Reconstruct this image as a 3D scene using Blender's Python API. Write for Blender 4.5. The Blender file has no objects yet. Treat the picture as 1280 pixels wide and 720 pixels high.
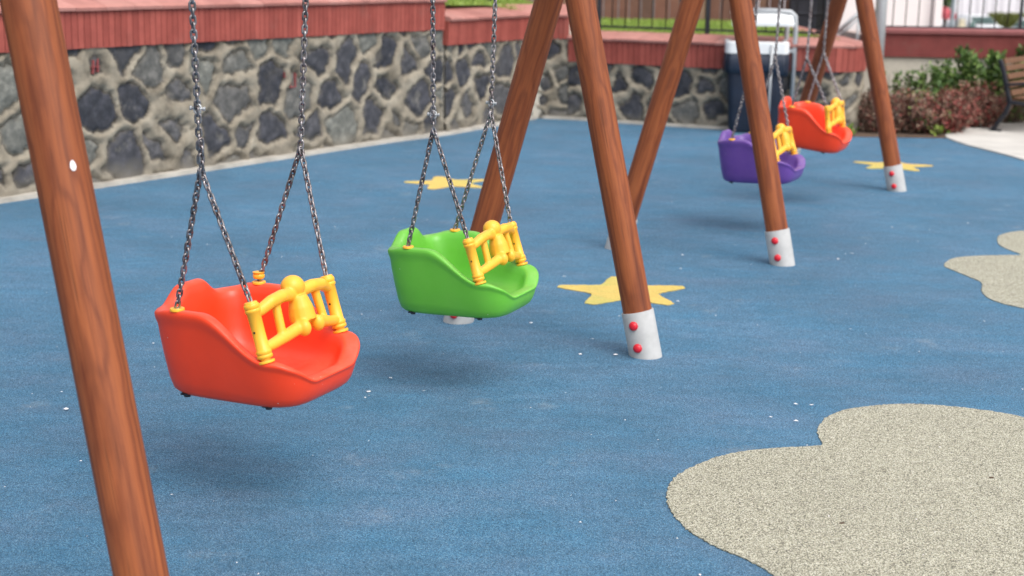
import bpy, bmesh, math, random
import numpy as np
from mathutils import Vector, Matrix, noise as mnoise
random.seed(7); rng = np.random.default_rng(7)
R = math.radians
scene = bpy.context.scene
C = scene.collection
# ---------------------------------------------------------------- camera model
F, PITCH, ROLL, CH = 1786.06, .2258, .0151, 1.6
cp, sp, cr, sr = math.cos(PITCH), math.sin(PITCH), math.cos(ROLL), math.sin(ROLL)
def ray(px, py):
    a, b = px-640, py-360
    a, b = cr*a+sr*b, -sr*a+cr*b
    x, zc, yc = a/F, -b/F, 1.
    return Vector((x, yc*cp+zc*sp, -yc*sp+zc*cp))
def gnd(px, py, z=0.):
    D = ray(px, py); return Vector((0, 0, CH))+D*((z-CH)/D.z)
def atY(px, py, Y):
    D = ray(px, py); return Vector((0, 0, CH))+D*(Y/D.y)
TH, DD, HB = .4572, -2.4886, 1.6648
U = Vector((math.sin(TH), math.cos(TH), 0)); V = Vector((U.y, -U.x, 0))
def bp(t, k, z): return U*t+V*(DD+k)+Vector((0, 0, z))
EYE = Vector((0, 0, CH))

# ---------------------------------------------------------------- helpers
def link(o, parent=None):
    C.objects.link(o)
    if parent: o.parent = parent
    return o
def mesh_obj(name, bm, mat, parent=None, smooth=True, loc=None):
    me = bpy.data.meshes.new(name)
    if isinstance(bm, bmesh.types.BMesh):
        bmesh.ops.recalc_face_normals(bm, faces=bm.faces)
        bm.to_mesh(me); bm.free()
    else:
        me.from_pydata(bm[0], [], bm[1])
    for m in (mat if isinstance(mat, (list, tuple)) else [mat]): me.materials.append(m)
    if smooth: me.polygons.foreach_set('use_smooth', [True]*len(me.polygons))
    me.update()
    o = bpy.data.objects.new(name, me); link(o, parent)
    if loc is not None: o.location = loc
    return o
def sharp(o, ang=35):
    me = o.data
    try: me.set_sharp_from_angle(angle=R(ang))
    except Exception: pass
    return o
def bevel(o, w=.005, s=2):
    m = o.modifiers.new('bevel', 'BEVEL'); m.width = w; m.segments = s; m.limit_method = 'ANGLE'; m.angle_limit = R(40)
    return o
def tag(o, label, cat, group=None):
    o['label'] = label; o['category'] = cat
    if group: o['group'] = group
    return o
def thing(name, label, cat, loc=(0, 0, 0), rotz=0, group=None):
    o = bpy.data.objects.new(name, None); o.empty_display_size = .1
    link(o); o.location = loc; o.rotation_euler = (0, 0, rotz)
    return tag(o, label, cat, group)
def struct(o): o['kind'] = 'structure'; return o
def copy_child(src, parent, matrix=None):
    c = src.copy(); C.objects.link(c); c.parent = parent
    if matrix is not None: c.matrix_basis = matrix
    return c
def frame(d):
    d = Vector(d).normalized()
    a = Vector((0, 0, 1)) if abs(d.z) < .9 else Vector((1, 0, 0))
    x = a.cross(d).normalized(); return x, d.cross(x), d
def tube(bm, pts, r, n=12, cap=True, closed=False, mi=0):
    pts = [Vector(p) for p in pts]; rs = r if isinstance(r, (list, tuple)) else [r]*len(pts)
    rings = []; px = None
    for i, p in enumerate(pts):
        if closed: d = pts[(i+1) % len(pts)]-pts[i-1]
        else: d = (pts[min(i+1, len(pts)-1)]-pts[max(i-1, 0)])
        d.normalize()
        if px is None: px = frame(d)[0]
        px = (px-d*px.dot(d)).normalized(); y = d.cross(px)
        rings.append([bm.verts.new(p+(px*math.cos(2*math.pi*k/n)+y*math.sin(2*math.pi*k/n))*rs[i]) for k in range(n)])
    for i in range(len(rings)-(0 if closed else 1)):
        a, b = rings[i], rings[(i+1) % len(rings)]
        for k in range(n):
            f = bm.faces.new((a[k], a[(k+1) % n], b[(k+1) % n], b[k])); f.material_index = mi
    if cap and not closed:
        bm.faces.new(rings[0][::-1]).material_index = mi; bm.faces.new(rings[-1]).material_index = mi
def box(bm, c, s, rot=None, mi=0):
    vs = []
    for x in (-.5, .5):
        for y in (-.5, .5):
            for z in (-.5, .5):
                p = Vector((x*s[0], y*s[1], z*s[2]))
                if rot: p = rot @ p
                vs.append(bm.verts.new(p+Vector(c)))
    for q in ((0, 1, 3, 2), (4, 6, 7, 5), (0, 4, 5, 1), (2, 3, 7, 6), (0, 2, 6, 4), (1, 5, 7, 3)):
        bm.faces.new([vs[i] for i in q]).material_index = mi
def ball(bm, c, r, sc=(1, 1, 1), u=16, v=10, mi=0):
    m = Matrix.Translation(Vector(c)) @ Matrix.Diagonal((r*sc[0], r*sc[1], r*sc[2], 1))
    g = bmesh.ops.create_uvsphere(bm, u_segments=u, v_segments=v, radius=1, matrix=m)
def lathe(bm, prof, n=24, c=(0, 0, 0), mat=None, mi=0):
    rings = []
    for r, z in prof:
        ring = []
        for k in range(n):
            p = Vector((r*math.cos(2*math.pi*k/n), r*math.sin(2*math.pi*k/n), z))
            if mat: p = mat @ p
            ring.append(bm.verts.new(p+Vector(c)))
        rings.append(ring)
    for a, b in zip(rings, rings[1:]):
        for k in range(n): bm.faces.new((a[k], a[(k+1) % n], b[(k+1) % n], b[k])).material_index = mi
    bm.faces.new(rings[0][::-1]).material_index = mi; bm.faces.new(rings[-1]).material_index = mi
def prism(bm, pts2, z0, z1):
    a = [bm.verts.new((x, y, z0)) for x, y in pts2]; b = [bm.verts.new((x, y, z1)) for x, y in pts2]
    n = len(pts2)
    for k in range(n): bm.faces.new((a[k], a[(k+1) % n], b[(k+1) % n], b[k]))
    bm.faces.new(a[::-1]); bm.faces.new(b)
def sstep(a, b, x):
    t = min(1, max(0, (x-a)/(b-a))); return t*t*(3-2*t)
def smooth_closed(pts, n=8):
    out = []; m = len(pts)
    for i in range(m):
        p0, p1, p2, p3 = pts[i-1], pts[i], pts[(i+1) % m], pts[(i+2) % m]
        for k in range(n):
            t = k/n
            out.append(tuple(.5*((2*p1[j])+(-p0[j]+p2[j])*t+(2*p0[j]-5*p1[j]+4*p2[j]-p3[j])*t*t+(-p0[j]+3*p1[j]-3*p2[j]+p3[j])*t**3) for j in (0, 1)))
    return out

# ---------------------------------------------------------------- materials
class NT:
    def __init__(s, name):
        s.m = bpy.data.materials.new(name); s.m.use_nodes = True; s.t = s.m.node_tree; s.n = s.t.nodes; s.l = s.t.links
        s.b = s.n['Principled BSDF']; s.co = s.n.new('ShaderNodeTexCoord')
    def mapp(s, scale=(1, 1, 1), src='Object', rot=(0, 0, 0), loc=(0, 0, 0)):
        m = s.n.new('ShaderNodeMapping'); m.inputs['Scale'].default_value = scale; m.inputs['Rotation'].default_value = rot; m.inputs['Location'].default_value = loc
        s.l.new(s.co.outputs[src], m.inputs['Vector']); return m.outputs[0]
    def noise(s, vec, scale, detail=3, rough=.55, dist=0):
        n = s.n.new('ShaderNodeTexNoise'); n.inputs['Scale'].default_value = scale; n.inputs['Detail'].default_value = detail
        n.inputs['Roughness'].default_value = rough; n.inputs['Distortion'].default_value = dist; s.l.new(vec, n.inputs['Vector']); return n.outputs['Fac']
    def voro(s, vec, scale, feat='F1', out='Distance', rnd=1):
        n = s.n.new('ShaderNodeTexVoronoi'); n.feature = feat; n.inputs['Scale'].default_value = scale; n.inputs['Randomness'].default_value = rnd
        s.l.new(vec, n.inputs['Vector']); return n.outputs[out]
    def ramp(s, fac, stops, interp='LINEAR'):
        r = s.n.new('ShaderNodeValToRGB'); e = r.color_ramp.elements; r.color_ramp.interpolation = interp
        while len(e) < len(stops): e.new(.5)
        for k, (p, c) in zip(e, stops):
            k.position = p; k.color = (c if isinstance(c, tuple) else (c, c, c))+(1,)
        s.l.new(fac, r.inputs[0]); return r.outputs[0]
    def mix(s, fac, a, b, mode='MIX'):
        m = s.n.new('ShaderNodeMix'); m.data_type = 'RGBA'; m.blend_type = mode
        for i, v in ((0, fac), (6, a), (7, b)):
            if isinstance(v, (int, float)): m.inputs[i].default_value = v
            elif isinstance(v, tuple): m.inputs[i].default_value = v+(1,)
            else: s.l.new(v, m.inputs[i])
        return m.outputs[2]
    def math(s, op, a, b=0.):
        m = s.n.new('ShaderNodeMath'); m.operation = op
        for i, v in ((0, a), (1, b)):
            if isinstance(v, (int, float)): m.inputs[i].default_value = v
            else: s.l.new(v, m.inputs[i])
        return m.outputs[0]
    def attr(s, name, out='Color'):
        a = s.n.new('ShaderNodeAttribute'); a.attribute_name = name; return a.outputs[out]
    def bump(s, h, strength=.5, dist=.002):
        b = s.n.new('ShaderNodeBump'); b.inputs['Strength'].default_value = strength; b.inputs['Distance'].default_value = dist
        s.l.new(h, b.inputs['Height']); s.l.new(b.outputs[0], s.b.inputs['Normal'])
    def out(s, col=None, rough=None, metal=None, spec=None, coat=None):
        for k, v in (('Base Color', col), ('Roughness', rough), ('Metallic', metal), ('Specular IOR Level', spec), ('Coat Weight', coat)):
            if v is None: continue
            if isinstance(v, (int, float)): s.b.inputs[k].default_value = v
            elif isinstance(v, tuple): s.b.inputs[k].default_value = v+(1,)
            else: s.l.new(v, s.b.inputs[k])
        return s.m
def mul(c, k): return tuple(x*k for x in c)
def plain(name, col, rough=.5, metal=0., var=.15, scale=8, bump=0., bscale=60, spec=.5, coat=None):
    t = NT(name); v = t.mapp()
    n = t.noise(v, scale, 4)
    c = t.ramp(n, [(.3, mul(col, 1-var)), (.7, mul(col, 1+var))])
    rr = t.ramp(t.noise(v, scale*2.3, 3), [(.3, max(0, rough-.07)), (.7, min(1, rough+.07))])
    if bump: t.bump(t.noise(v, bscale, 3), bump, .003)
    return t.out(c, rr, metal, spec, coat)

def rubber(name, cols, scale, stain, specks=True):
    t = NT(name); v = t.mapp()
    cell = t.voro(v, scale, 'F1', 'Color'); dist = t.voro(v, scale, 'F1', 'Distance')
    sep = t.n.new('ShaderNodeSeparateColor'); t.l.new(cell, sep.inputs[0])
    g = t.ramp(sep.outputs[0], [(0, cols[0]), (.25, cols[1]), (.75, cols[2]), (1, cols[3])])
    gap = t.ramp(dist, [(.45, (1, 1, 1)), (.75, mul((1, 1, 1), cols[4]))])
    g = t.mix(1., g, gap, 'MULTIPLY')
    big = t.ramp(t.noise(v, .9, 5, .6), [(.3, (1-stain,)*3), (.7, (1+stain,)*3)])
    g = t.mix(1., g, big, 'MULTIPLY')
    mid = t.ramp(t.noise(t.mapp((1, 2.6, 1), rot=(0, 0, .4)), 5, 6, .65), [(.35, (1-stain*.6,)*3), (.65, (1+stain*.6,)*3)])
    g = t.mix(1., g, mid, 'MULTIPLY')
    if specks:
        # scuffed pale patches worn in the surface
        hue = t.ramp(t.noise(t.mapp((1, 1.7, 1), rot=(0, 0, .9), loc=(3, 1, 0)), 2.1, 7, .68), [(.36, (.82, 1.0, 1.03)), (.5, (1, 1, 1)), (.66, (1.28, 1.04, 1.02))])
        g = t.mix(1., g, hue, 'MULTIPLY')
        w = t.ramp(t.noise(v, 3.1, 6, .7), [(.60, 0.), (.78, .30)])
        g = t.mix(w, g, (.42, .43, .42))
    t.bump(t.math('SUBTRACT', 1., dist), .8, .0022)
    return t.out(g, .7, 0, .35)
M = {}
M['blue'] = rubber('blue_rubber', [(.025, .076, .142), (.061, .172, .294), (.090, .222, .356), (.20, .36, .49), .45], 370, .15)
M['tan'] = rubber('tan_rubber', [(.15, .145, .105), (.37, .355, .265), (.57, .55, .43), (.76, .74, .63), .26], 300, .05, False)
M['yellow_rubber'] = rubber('yellow_rubber', [(.50, .36, .08), (.66, .49, .12), (.72, .55, .15), (.80, .65, .25), .75], 380, .08)
M['concrete'] = plain('pale_concrete', (.52, .50, .465), .85, var=.12, scale=3, bump=.4)
M['kerb'] = plain('kerb_concrete', (.42, .395, .35), .9, var=.25, scale=5, bump=.6, bscale=40)
M['beige_wall'] = plain('beige_render', (.50, .47, .40), .9, var=.2, scale=4, bump=.4)
M['soil'] = plain('soil', (.10, .065, .045), .95, var=.4, scale=8, bump=.9, bscale=30)
M['asphalt'] = plain('asphalt', (.10, .10, .10), .9, var=.15, scale=1)
M['pale_plaster'] = plain('pale_plaster', (.80, .76, .76), .8, var=.05, scale=1.5)
M['metal_grey'] = plain('grey_metal', (.42, .44, .46), .45, .3, .08)
M['boot'] = plain('boot_paint', (.43, .435, .435), .55, .0, .12, 14, spec=.5)
M['white_pl'] = plain('white_plastic', (.74, .76, .77), .4, 0, .06)
M['dark_metal'] = plain('dark_iron', (.022, .024, .032), .45, .4, .2)
M['bin_blue'] = plain('bin_blue', (.012, .018, .036), .5, 0, .25, 5, bump=.5, bscale=12)
M['bag'] = plain('bin_bag', (.016, .024, .045), .35, 0, .3, 8, bump=1., bscale=20)
M['red_cap'] = plain('red_cap', (.62, .015, .03), .3, 0, .08)
M['red_fascia'] = None
M['slat'] = plain('bench_slat', (.14, .065, .03), .55, 0, .25, 12)
M['paint_red'] = plain('red_paint_mark', (.30, .07, .07), .8)
M['white_paint'] = plain('white_chip', (.8, .78, .8), .6)
M['glass'] = plain('car_glass', (.10, .17, .16), .1, 0, .1, spec=.8)
M['car_white'] = plain('car_white', (.75, .76, .78), .25, 0, .03, coat=.5)
M['tyre'] = plain('tyre', (.02, .02, .02), .8)
M['pink_canvas'] = plain('pink_canvas', (.62, .14, .17), .8, 0, .1)
M['scooter'] = plain('scooter_dark', (.03, .028, .028), .4, .2)
M['cream'] = plain('cream_box', (.62, .56, .42), .7)
M['black'] = plain('black_hole', (.004, .004, .004), .6)
M['stem'] = plain('stem_bark', (.09, .055, .04), .9)

def plastic(name, col, dusty=.08):
    t = NT(name); v = t.mapp()
    n = t.noise(v, 6, 4); c = t.ramp(n, [(.3, mul(col, .92)), (.7, mul(col, 1.06))])
    # pale dust patches; upward faces painted paler to stand in for reflected sky
    geo = t.n.new('ShaderNodeNewGeometry'); sx = t.n.new('ShaderNodeSeparateXYZ'); t.l.new(geo.outputs['Normal'], sx.inputs[0])
    up = t.ramp(sx.outputs[2], [(.55, 0.), (1., 1.)])
    d = t.math('MULTIPLY', t.math('ADD', t.math('MULTIPLY', up, .16), dusty), t.ramp(t.noise(v, 14, 6, .7), [(.3, .2), (.7, 1.)]))
    c = t.mix(d, c, (.66, .50, .40))
    fl_ = t.ramp(t.voro(v, 26, 'F1'), [(.035, .8), (.06, 0.)]); gate = t.ramp(t.noise(v, 7, 3), [(.5, 0.), (.56, 1.)]); c = t.mix(t.math('MULTIPLY', fl_, gate), c, (.7, .62, .55))
    scr = t.ramp(t.noise(t.mapp((3, 30, 30), rot=(.3, .5, .7)), 9, 3, .6), [(.72, 0.), (.8, .25)])
    c = t.mix(scr, c, mul(col, .6))
    t.bump(t.noise(v, 240, 2), .12, .001)
    rr = t.ramp(t.noise(v, 9, 5), [(.3, .32), (.7, .48)])
    return t.out(c, rr, 0, .5)
M['orange'] = plastic('orange_plastic', (.84, .052, .010), .01)
M['green'] = plastic('green_plastic', (.12, .46, .035), .03)
M['purple'] = plastic('purple_plastic', (.115, .045, .30), .05)
M['yellow'] = plastic('yellow_plastic', (.93, .46, .03), .01)

def wood(name, hue=1.):
    t = NT(name); v = t.mapp((1, 1, .09), loc=(.03, 0, 0))
    w = t.n.new('ShaderNodeTexWave'); w.wave_type = 'RINGS'; w.rings_direction = 'Z'
    w.inputs['Scale'].default_value = 22; w.inputs['Distortion'].default_value = 3.2; w.inputs['Detail'].default_value = 3
    w.inputs['Detail Scale'].default_value = 1.6; t.l.new(v, w.inputs['Vector'])
    info = t.n.new('ShaderNodeObjectInfo')
    t.l.new(t.math('MULTIPLY', info.outputs['Random'], 20.), w.inputs['Phase Offset'])
    vz = t.mapp((22, 22, .8)); st = t.noise(vz, 2.4, 7, .72, .2)
    fine = t.noise(t.mapp((160, 160, 3)), 1.5, 3)
    sxyz = t.n.new('ShaderNodeSeparateXYZ'); t.l.new(t.co.outputs['Object'], sxyz.inputs[0])
    X_ = t.math('ADD', sxyz.outputs[0], .030); d2 = t.math('SQRT', t.math('ADD', t.math('MULTIPLY', X_, X_), t.math('MULTIPLY', sxyz.outputs[1], sxyz.outputs[1])))
    wob = t.noise(t.mapp((6, 6, 1.3)), 1.0, 3, .55, .3); wob2 = t.noise(t.mapp((30, 30, 14)), 1.0, 2)
    ph = t.math('ADD', t.math('ADD', d2, t.math('MULTIPLY', wob, .055)), t.math('MULTIPLY', wob2, .0035))
    ph = t.math('ADD', t.math('MULTIPLY', ph, 700.), t.math('MULTIPLY', info.outputs['Random'], 20.))
    ring = t.math('ADD', t.math('MULTIPLY', t.math('SINE', ph), .5), .5)
    base = t.ramp(ring, [(.0, (.325, .093, .028)), (.55, (.305, .085, .026)), (.85, (.26, .070, .022)), (1, (.22, .057, .018))])
    dk = t.ramp(st, [(.33, (.55, .44, .40)), (.5, (.96, .95, .95)), (.68, (1.2, 1.25, 1.2))])
    c = t.mix(1., base, dk, 'MULTIPLY')
    big = t.ramp(t.noise(t.mapp((5, 5, 1.1)), 1.3, 4), [(.3, (.75, .68, .66)), (.7, (1.12, 1.1, 1.1))])
    c = t.mix(1., c, big, 'MULTIPLY')
    k = t.ramp(t.voro(t.mapp((5, 5, 1.6)), 1.0, 'F1'), [(.018, 1.), (.05, 0.)])
    c = t.mix(k, c, (.09, .03, .012))
    c = t.mix(t.ramp(fine, [(.4, .25), (.6, 0.)]), c, mul((.2, .06, .02), 1))
    ck = t.noise(t.mapp((26, 26, .75), loc=(5, 2, 1)), 1.0, 2, .5); rd = t.math('ABSOLUTE', t.math('SUBTRACT', ck, .5))
    gate = t.ramp(t.noise(t.mapp((9, 9, 2.5)), 1.0, 2), [(.56, 0.), (.64, 1.)])
    cr_ = t.math('MULTIPLY', t.ramp(rd, [(.004, 1.), (.013, 0.)]), gate); c = t.mix(t.math('MULTIPLY', cr_, .5), c, (.035, .014, .008))
    t.bump(t.math('SUBTRACT', t.math('ADD', t.math('MULTIPLY', ring, .4), st), t.math('MULTIPLY', cr_, 1.5)), .4, .0018)
    return t.out(c, t.ramp(st, [(.3, .52), (.7, .66)]), 0, .4)
M['wood'] = wood('stained_wood')

def chainmat():
    t = NT('galvanised_chain'); v = t.mapp()
    c = t.ramp(t.noise(v, 35, 5, .7), [(.35, (.15, .13, .13)), (.6, (.40, .38, .39))])
    rust = t.ramp(t.noise(v, 12, 5, .7), [(.5, 0.), (.68, .6)])
    c = t.mix(rust, c, (.12, .065, .06))
    return t.out(c, .34, .9)
M['chain'] = chainmat()

def stone():
    t = NT('rubble_stone'); v = t.mapp()
    m = t.attr('stone', 'Fac'); cell = t.attr('cell', 'Color')
    sep = t.n.new('ShaderNodeSeparateColor'); t.l.new(cell, sep.inputs[0])
    tone = t.ramp(sep.outputs[0], [(0, (.032, .035, .044)), (.45, (.062, .064, .074)), (.75, (.105, .104, .100)), (1, (.165, .17, .15))])
    mott = t.ramp(t.noise(v, 14, 7, .7), [(.25, (.5, .5, .52)), (.5, (1, 1, 1)), (.78, (2.2, 2.1, 2.1))])
    st = t.mix(1., tone, mott, 'MULTIPLY')
    li = t.ramp(t.noise(v, 5, 6, .75), [(.56, 0.), (.74, .6)])
    st = t.mix(li, st, (.30, .28, .24))
    mo = t.ramp(t.noise(v, 6, 6, .65), [(.3, (.12, .105, .08)), (.5, (.27, .238, .185)), (.8, (.40, .365, .295))])
    c = t.mix(m, mo, st)
    crack = t.ramp(m, [(.30, 0.), (.5, .75), (.7, 0.)])     # the dark open line where mortar meets stone
    c = t.mix(crack, c, (.035, .03, .025))
    # dirt and damp at the foot, in patches of its own
    sx = t.n.new('ShaderNodeSeparateXYZ'); t.l.new(t.co.outputs['Object'], sx.inputs[0])
    foot = t.math('ADD', sx.outputs[2], t.math('MULTIPLY', t.noise(v, 3.5, 5, .7), .3))
    c = t.mix(t.ramp(foot, [(.16, .75), (.30, 0.)]), c, (.20, .185, .155))
    grime = t.ramp(t.noise(v, 2.4, 6, .7), [(.55, 0.), (.75, .45)])
    c = t.mix(grime, c, (.11, .098, .078))
    t.bump(t.noise(v, 45, 6, .7), .7, .006)
    return t.out(c, .9, 0, .25)
M['stone'] = stone()

def fascia(name, c0, c1, c2):
    t = NT(name); v = t.mapp(); cell = t.attr('tone', 'Fac')
    c = t.ramp(cell, [(0, c0), (.5, c1), (1, c2)])
    c = t.mix(1., c, t.ramp(t.noise(v, 7, 6, .65), [(.3, (.8, .78, .78)), (.7, (1.12, 1.12, 1.12))]), 'MULTIPLY')
    dirt = t.ramp(t.noise(v, 3, 6, .7), [(.55, 0.), (.8, .35)]); c = t.mix(dirt, c, (.16, .12, .10))
    t.bump(t.noise(v, 50, 4), .3, .002)
    return t.out(c, .7, 0, .35)
M['red_fascia'] = fascia('red_tile', (.275, .060, .046), (.32, .073, .055), (.37, .09, .069))
M['pink_cap'] = fascia('pink_cap_tile', (.36, .15, .125), (.42, .185, .155), (.48, .23, .195))
M['dark_red'] = fascia('dark_red_paint', (.19, .042, .038), (.21, .048, .043), (.23, .054, .048))
M['dark_red_cap'] = fascia('dark_red_cap', (.25, .085, .085), (.27, .095, .095), (.29, .105, .105))
M['planks'] = fascia('brown_planks', (.10, .06, .045), (.19, .085, .06), (.25, .16, .11))

def leafmat(name, cols, rough=.5):
    t = NT(name); c = t.ramp(t.attr('tone', 'Fac'), [(i/(len(cols)-1), c) for i, c in enumerate(cols)])
    t.out(c, rough, 0, .4)
    t.b.inputs['Subsurface Weight'].default_value = 0
    return t.m
M['green_leaf'] = leafmat('green_leaf', [(.03, .065, .02), (.07, .14, .035), (.13, .23, .055), (.24, .34, .09)])
M['red_leaf'] = leafmat('red_leaf', [(.10, .04, .03), (.20, .075, .055), (.34, .05, .05), (.32, .16, .12)])
M['brown_leaf'] = leafmat('brown_leaf', [(.08, .055, .04), (.19, .115, .08), (.31, .20, .14), (.42, .31, .22)])
M['grass'] = leafmat('grass_blade', [(.11, .19, .02), (.18, .28, .04), (.26, .37, .06), (.36, .42, .12)])
M['hedge_olive'] = leafmat('olive_leaf', [(.12, .14, .03), (.22, .25, .06)])
M['lawn_soil'] = plain('lawn_base', (.14, .22, .04), .9, 0, .3, 5)

def set_attr(o, name, vals, domain='FACE', kind='FLOAT'):
    a = o.data.attributes.new(name, kind, domain)
    if kind == 'FLOAT': a.data.foreach_set('value', list(vals))
    else: a.data.foreach_set('color', [x for v in vals for x in (v[0], v[1], v[2], 1)])

# ---------------------------------------------------------------- terrain and play surface
bm = bmesh.new()
xs = [-120, -60, -30, -14, -8, -4, 0, 4, 8, 14, 30, 60, 160]; ys = [-25, -8, 0, 6, 12, 17, 21, 22.5, 24, 27, 35, 60, 100, 200, 600]
g = [[bm.verts.new((x, y, -.03 if y <= 21 else -.03-2.47*sstep(21, 29, y))) for x in xs] for y in ys]
for j in range(len(ys)-1):
    for i in range(len(xs)-1): bm.faces.new((g[j][i], g[j][i+1], g[j+1][i+1], g[j+1][i]))
struct(mesh_obj('ground', bm, M['asphalt']))
bm = bmesh.new()
prism(bm, [(-9, -3), (10, -3), (10, 13.2), (5.2, 13.2), (4.4, 13.62), (3.2, 13.62), (3.2, 14.4), (.3, 15.2), (-.3, 15.2), (-6, 6.4)], -.05, 0)
struct(mesh_obj('play_surface', bm, M['blue'], smooth=False))
def flat(name, pts, z, mat, th=.003, ragged=.0022):
    if ragged:       # granules leave a slightly ragged cut edge
        out = []
        for a_, b_ in zip(pts, pts[1:]+pts[:1]):
            L_ = math.hypot(b_[0]-a_[0], b_[1]-a_[1]); k_ = max(1, int(L_/.009))
            out += [(a_[0]+(b_[0]-a_[0])*i/k_+random.gauss(0, ragged), a_[1]+(b_[1]-a_[1])*i/k_+random.gauss(0, ragged)) for i in range(k_)]
        pts = out
    from mathutils.geometry import tessellate_polygon
    bm = bmesh.new(); P_ = [Vector((x, y, 0)) for x, y in pts]; tri = tessellate_polygon([P_])
    a = [bm.verts.new((p.x, p.y, z)) for p in P_]; b = [bm.verts.new((p.x, p.y, z-th)) for p in P_]; n = len(P_)
    for t3 in tri:
        f = bm.faces.new([a[i] for i in t3]); f.normal_update()
        bm.faces.new([b[i] for i in t3[::-1]])
    for k in range(n): bm.faces.new((a[k], a[(k+1) % n], b[(k+1) % n], b[k]))
    return struct(mesh_obj(name, bm, mat, smooth=False))
def gp(pts): return [tuple(gnd(*p)[:2]) for p in pts]
blob = [(967, 720), (938.6, 702.8), (892, 683), (856, 660), (836, 634.5), (834, 613), (847, 595), (874, 580.6), (913, 568), (964, 561.6), (1000, 559.4), (1024, 558),
        (1027.5, 556), (1023, 547), (1022, 537.5), (1030, 525), (1050, 515), (1079, 509.5), (1125, 506), (1179, 508), (1233, 514), (1280, 522.4), (1345, 540), (1420, 590), (1440, 660), (1400, 730), (1300, 790), (1180, 810), (1060, 775)]
flat('cloud_marking', smooth_closed(gp(blob), 5), .004, M['tan'])
blob2 = [(1180.6, 333), (1183, 328), (1193, 323), (1219, 320.5), (1257, 319.5), (1276, 319), (1262, 313), (1250, 307), (1246.5, 299), (1254, 293), (1280, 289), (1330, 290), (1370, 310), (1380, 350), (1350, 385), (1300, 388), (1264, 382.5), (1238, 374.5), (1227, 364), (1227, 354), (1208, 345), (1193, 339)]
flat('cloud_marking', smooth_closed(gp(blob2), 5), .004, M['tan'])
def star(cx, cy, rr, rot, inner=.45):
    pts = []
    for k in range(5):
        a = rot+2*math.pi*k/5
        for da, q in ((-.40, inner*1.16), (-.16, .84), (-.07, .97), (.07, .97), (.16, .84), (.40, inner*1.16), (math.pi/5, inner)):
            pts.append((cx+rr*q*math.cos(a+da), cy+rr*q*math.sin(a+da)))
    return flat('star_marking', pts, .004, M['yellow_rubber'])
s1 = gp([(700, 356), (770, 346), (863, 362), (832, 384), (734, 378)])
cx, cy = sum(p[0] for p in s1)/5, sum(p[1] for p in s1)/5
star(cx, cy, .345, math.atan2(s1[1][1]-cy, s1[1][0]-cx), .50)
c2 = gnd(560, 229); star(c2.x, c2.y, .33, math.pi*.99, .5)
c3 = gnd(1116, 207); star(c3.x+.0, c3.y, .34, math.pi*.2*.0+.05, .5)
pad = gp([(1182, 172), (1187, 167), (1200, 161), (1215, 156.5), (1235, 153), (1280, 150.5), (1340, 151), (1420, 165), (1440, 200), (1400, 225), (1340, 222), (1280, 201), (1240, 190), (1205, 181)])
flat('concrete_pad', smooth_closed(pad, 4), .012, M['concrete'], .012, 0)
bm = bmesh.new(); prism(bm, [(3.2, 13.61), (4.15, 13.70), (4.6, 14.35), (5.2, 15.0), (7.5, 15.2), (9, 15.6), (3.3, 15.6)], -.03, .006)
struct(mesh_obj('planting_soil', bm, M['soil'], smooth=False))
# pale flecks blown over the rubber: too many to count, one thin mesh
bm = bmesh.new()
def fleck(x, y, s):
    a = random.random()*6.28; n = random.choice((3, 4, 5))
    vs = [bm.verts.new((x+s*random.uniform(.5, 1)*math.cos(a+6.28*k/n), y+s*random.uniform(.4, 1)*math.sin(a+6.28*k/n), .0055+random.random()*.003)) for k in range(n)]
    bm.faces.new(vs)
for k in range(900):
    x, y = random.uniform(-3.2, 5.5), random.uniform(2.2, 13.4)
    if x < (y-9.3)*.65-3.2: continue
    fleck(x, y, random.choice((.002, .003, .003, .004, .006)))
for px, py in ((520, 274), (461, 491), (488, 474), (853, 320), (847, 378), (851, 337), (919, 308), (1160, 232), (1082, 306), (1065, 318), (1047, 325), (741, 425), (725, 444), (770, 445), (664, 405), (705, 347), (548, 378), (530, 490), (1015, 508), (994, 507), (963, 523), (995, 528), (83, 513), (1210, 280), (1115, 285)):
    p = gnd(px, py); fleck(p.x, p.y, .012)
fl = mesh_obj('litter_flecks', bm, M['white_paint'], smooth=False); fl['kind'] = 'stuff'
for px, py, lab in ((1239, 599, 'small dark dry leaf lying on the large beige cloud marking, towards its right side'), (1052, 656, 'small dark twig bit lying on the large beige cloud marking, near its lower left')):
    p = gnd(px, py); bm = bmesh.new()
    prism(bm, [(-.008, -.002), (-.002, -.0045), (.006, -.001), (.009, .003), (.001, .004)], 0, .003)
    tag(mesh_obj('dry_leaf', bm, M['soil'], smooth=False, loc=(p.x, p.y, .0045)), lab, 'leaf')

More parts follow.
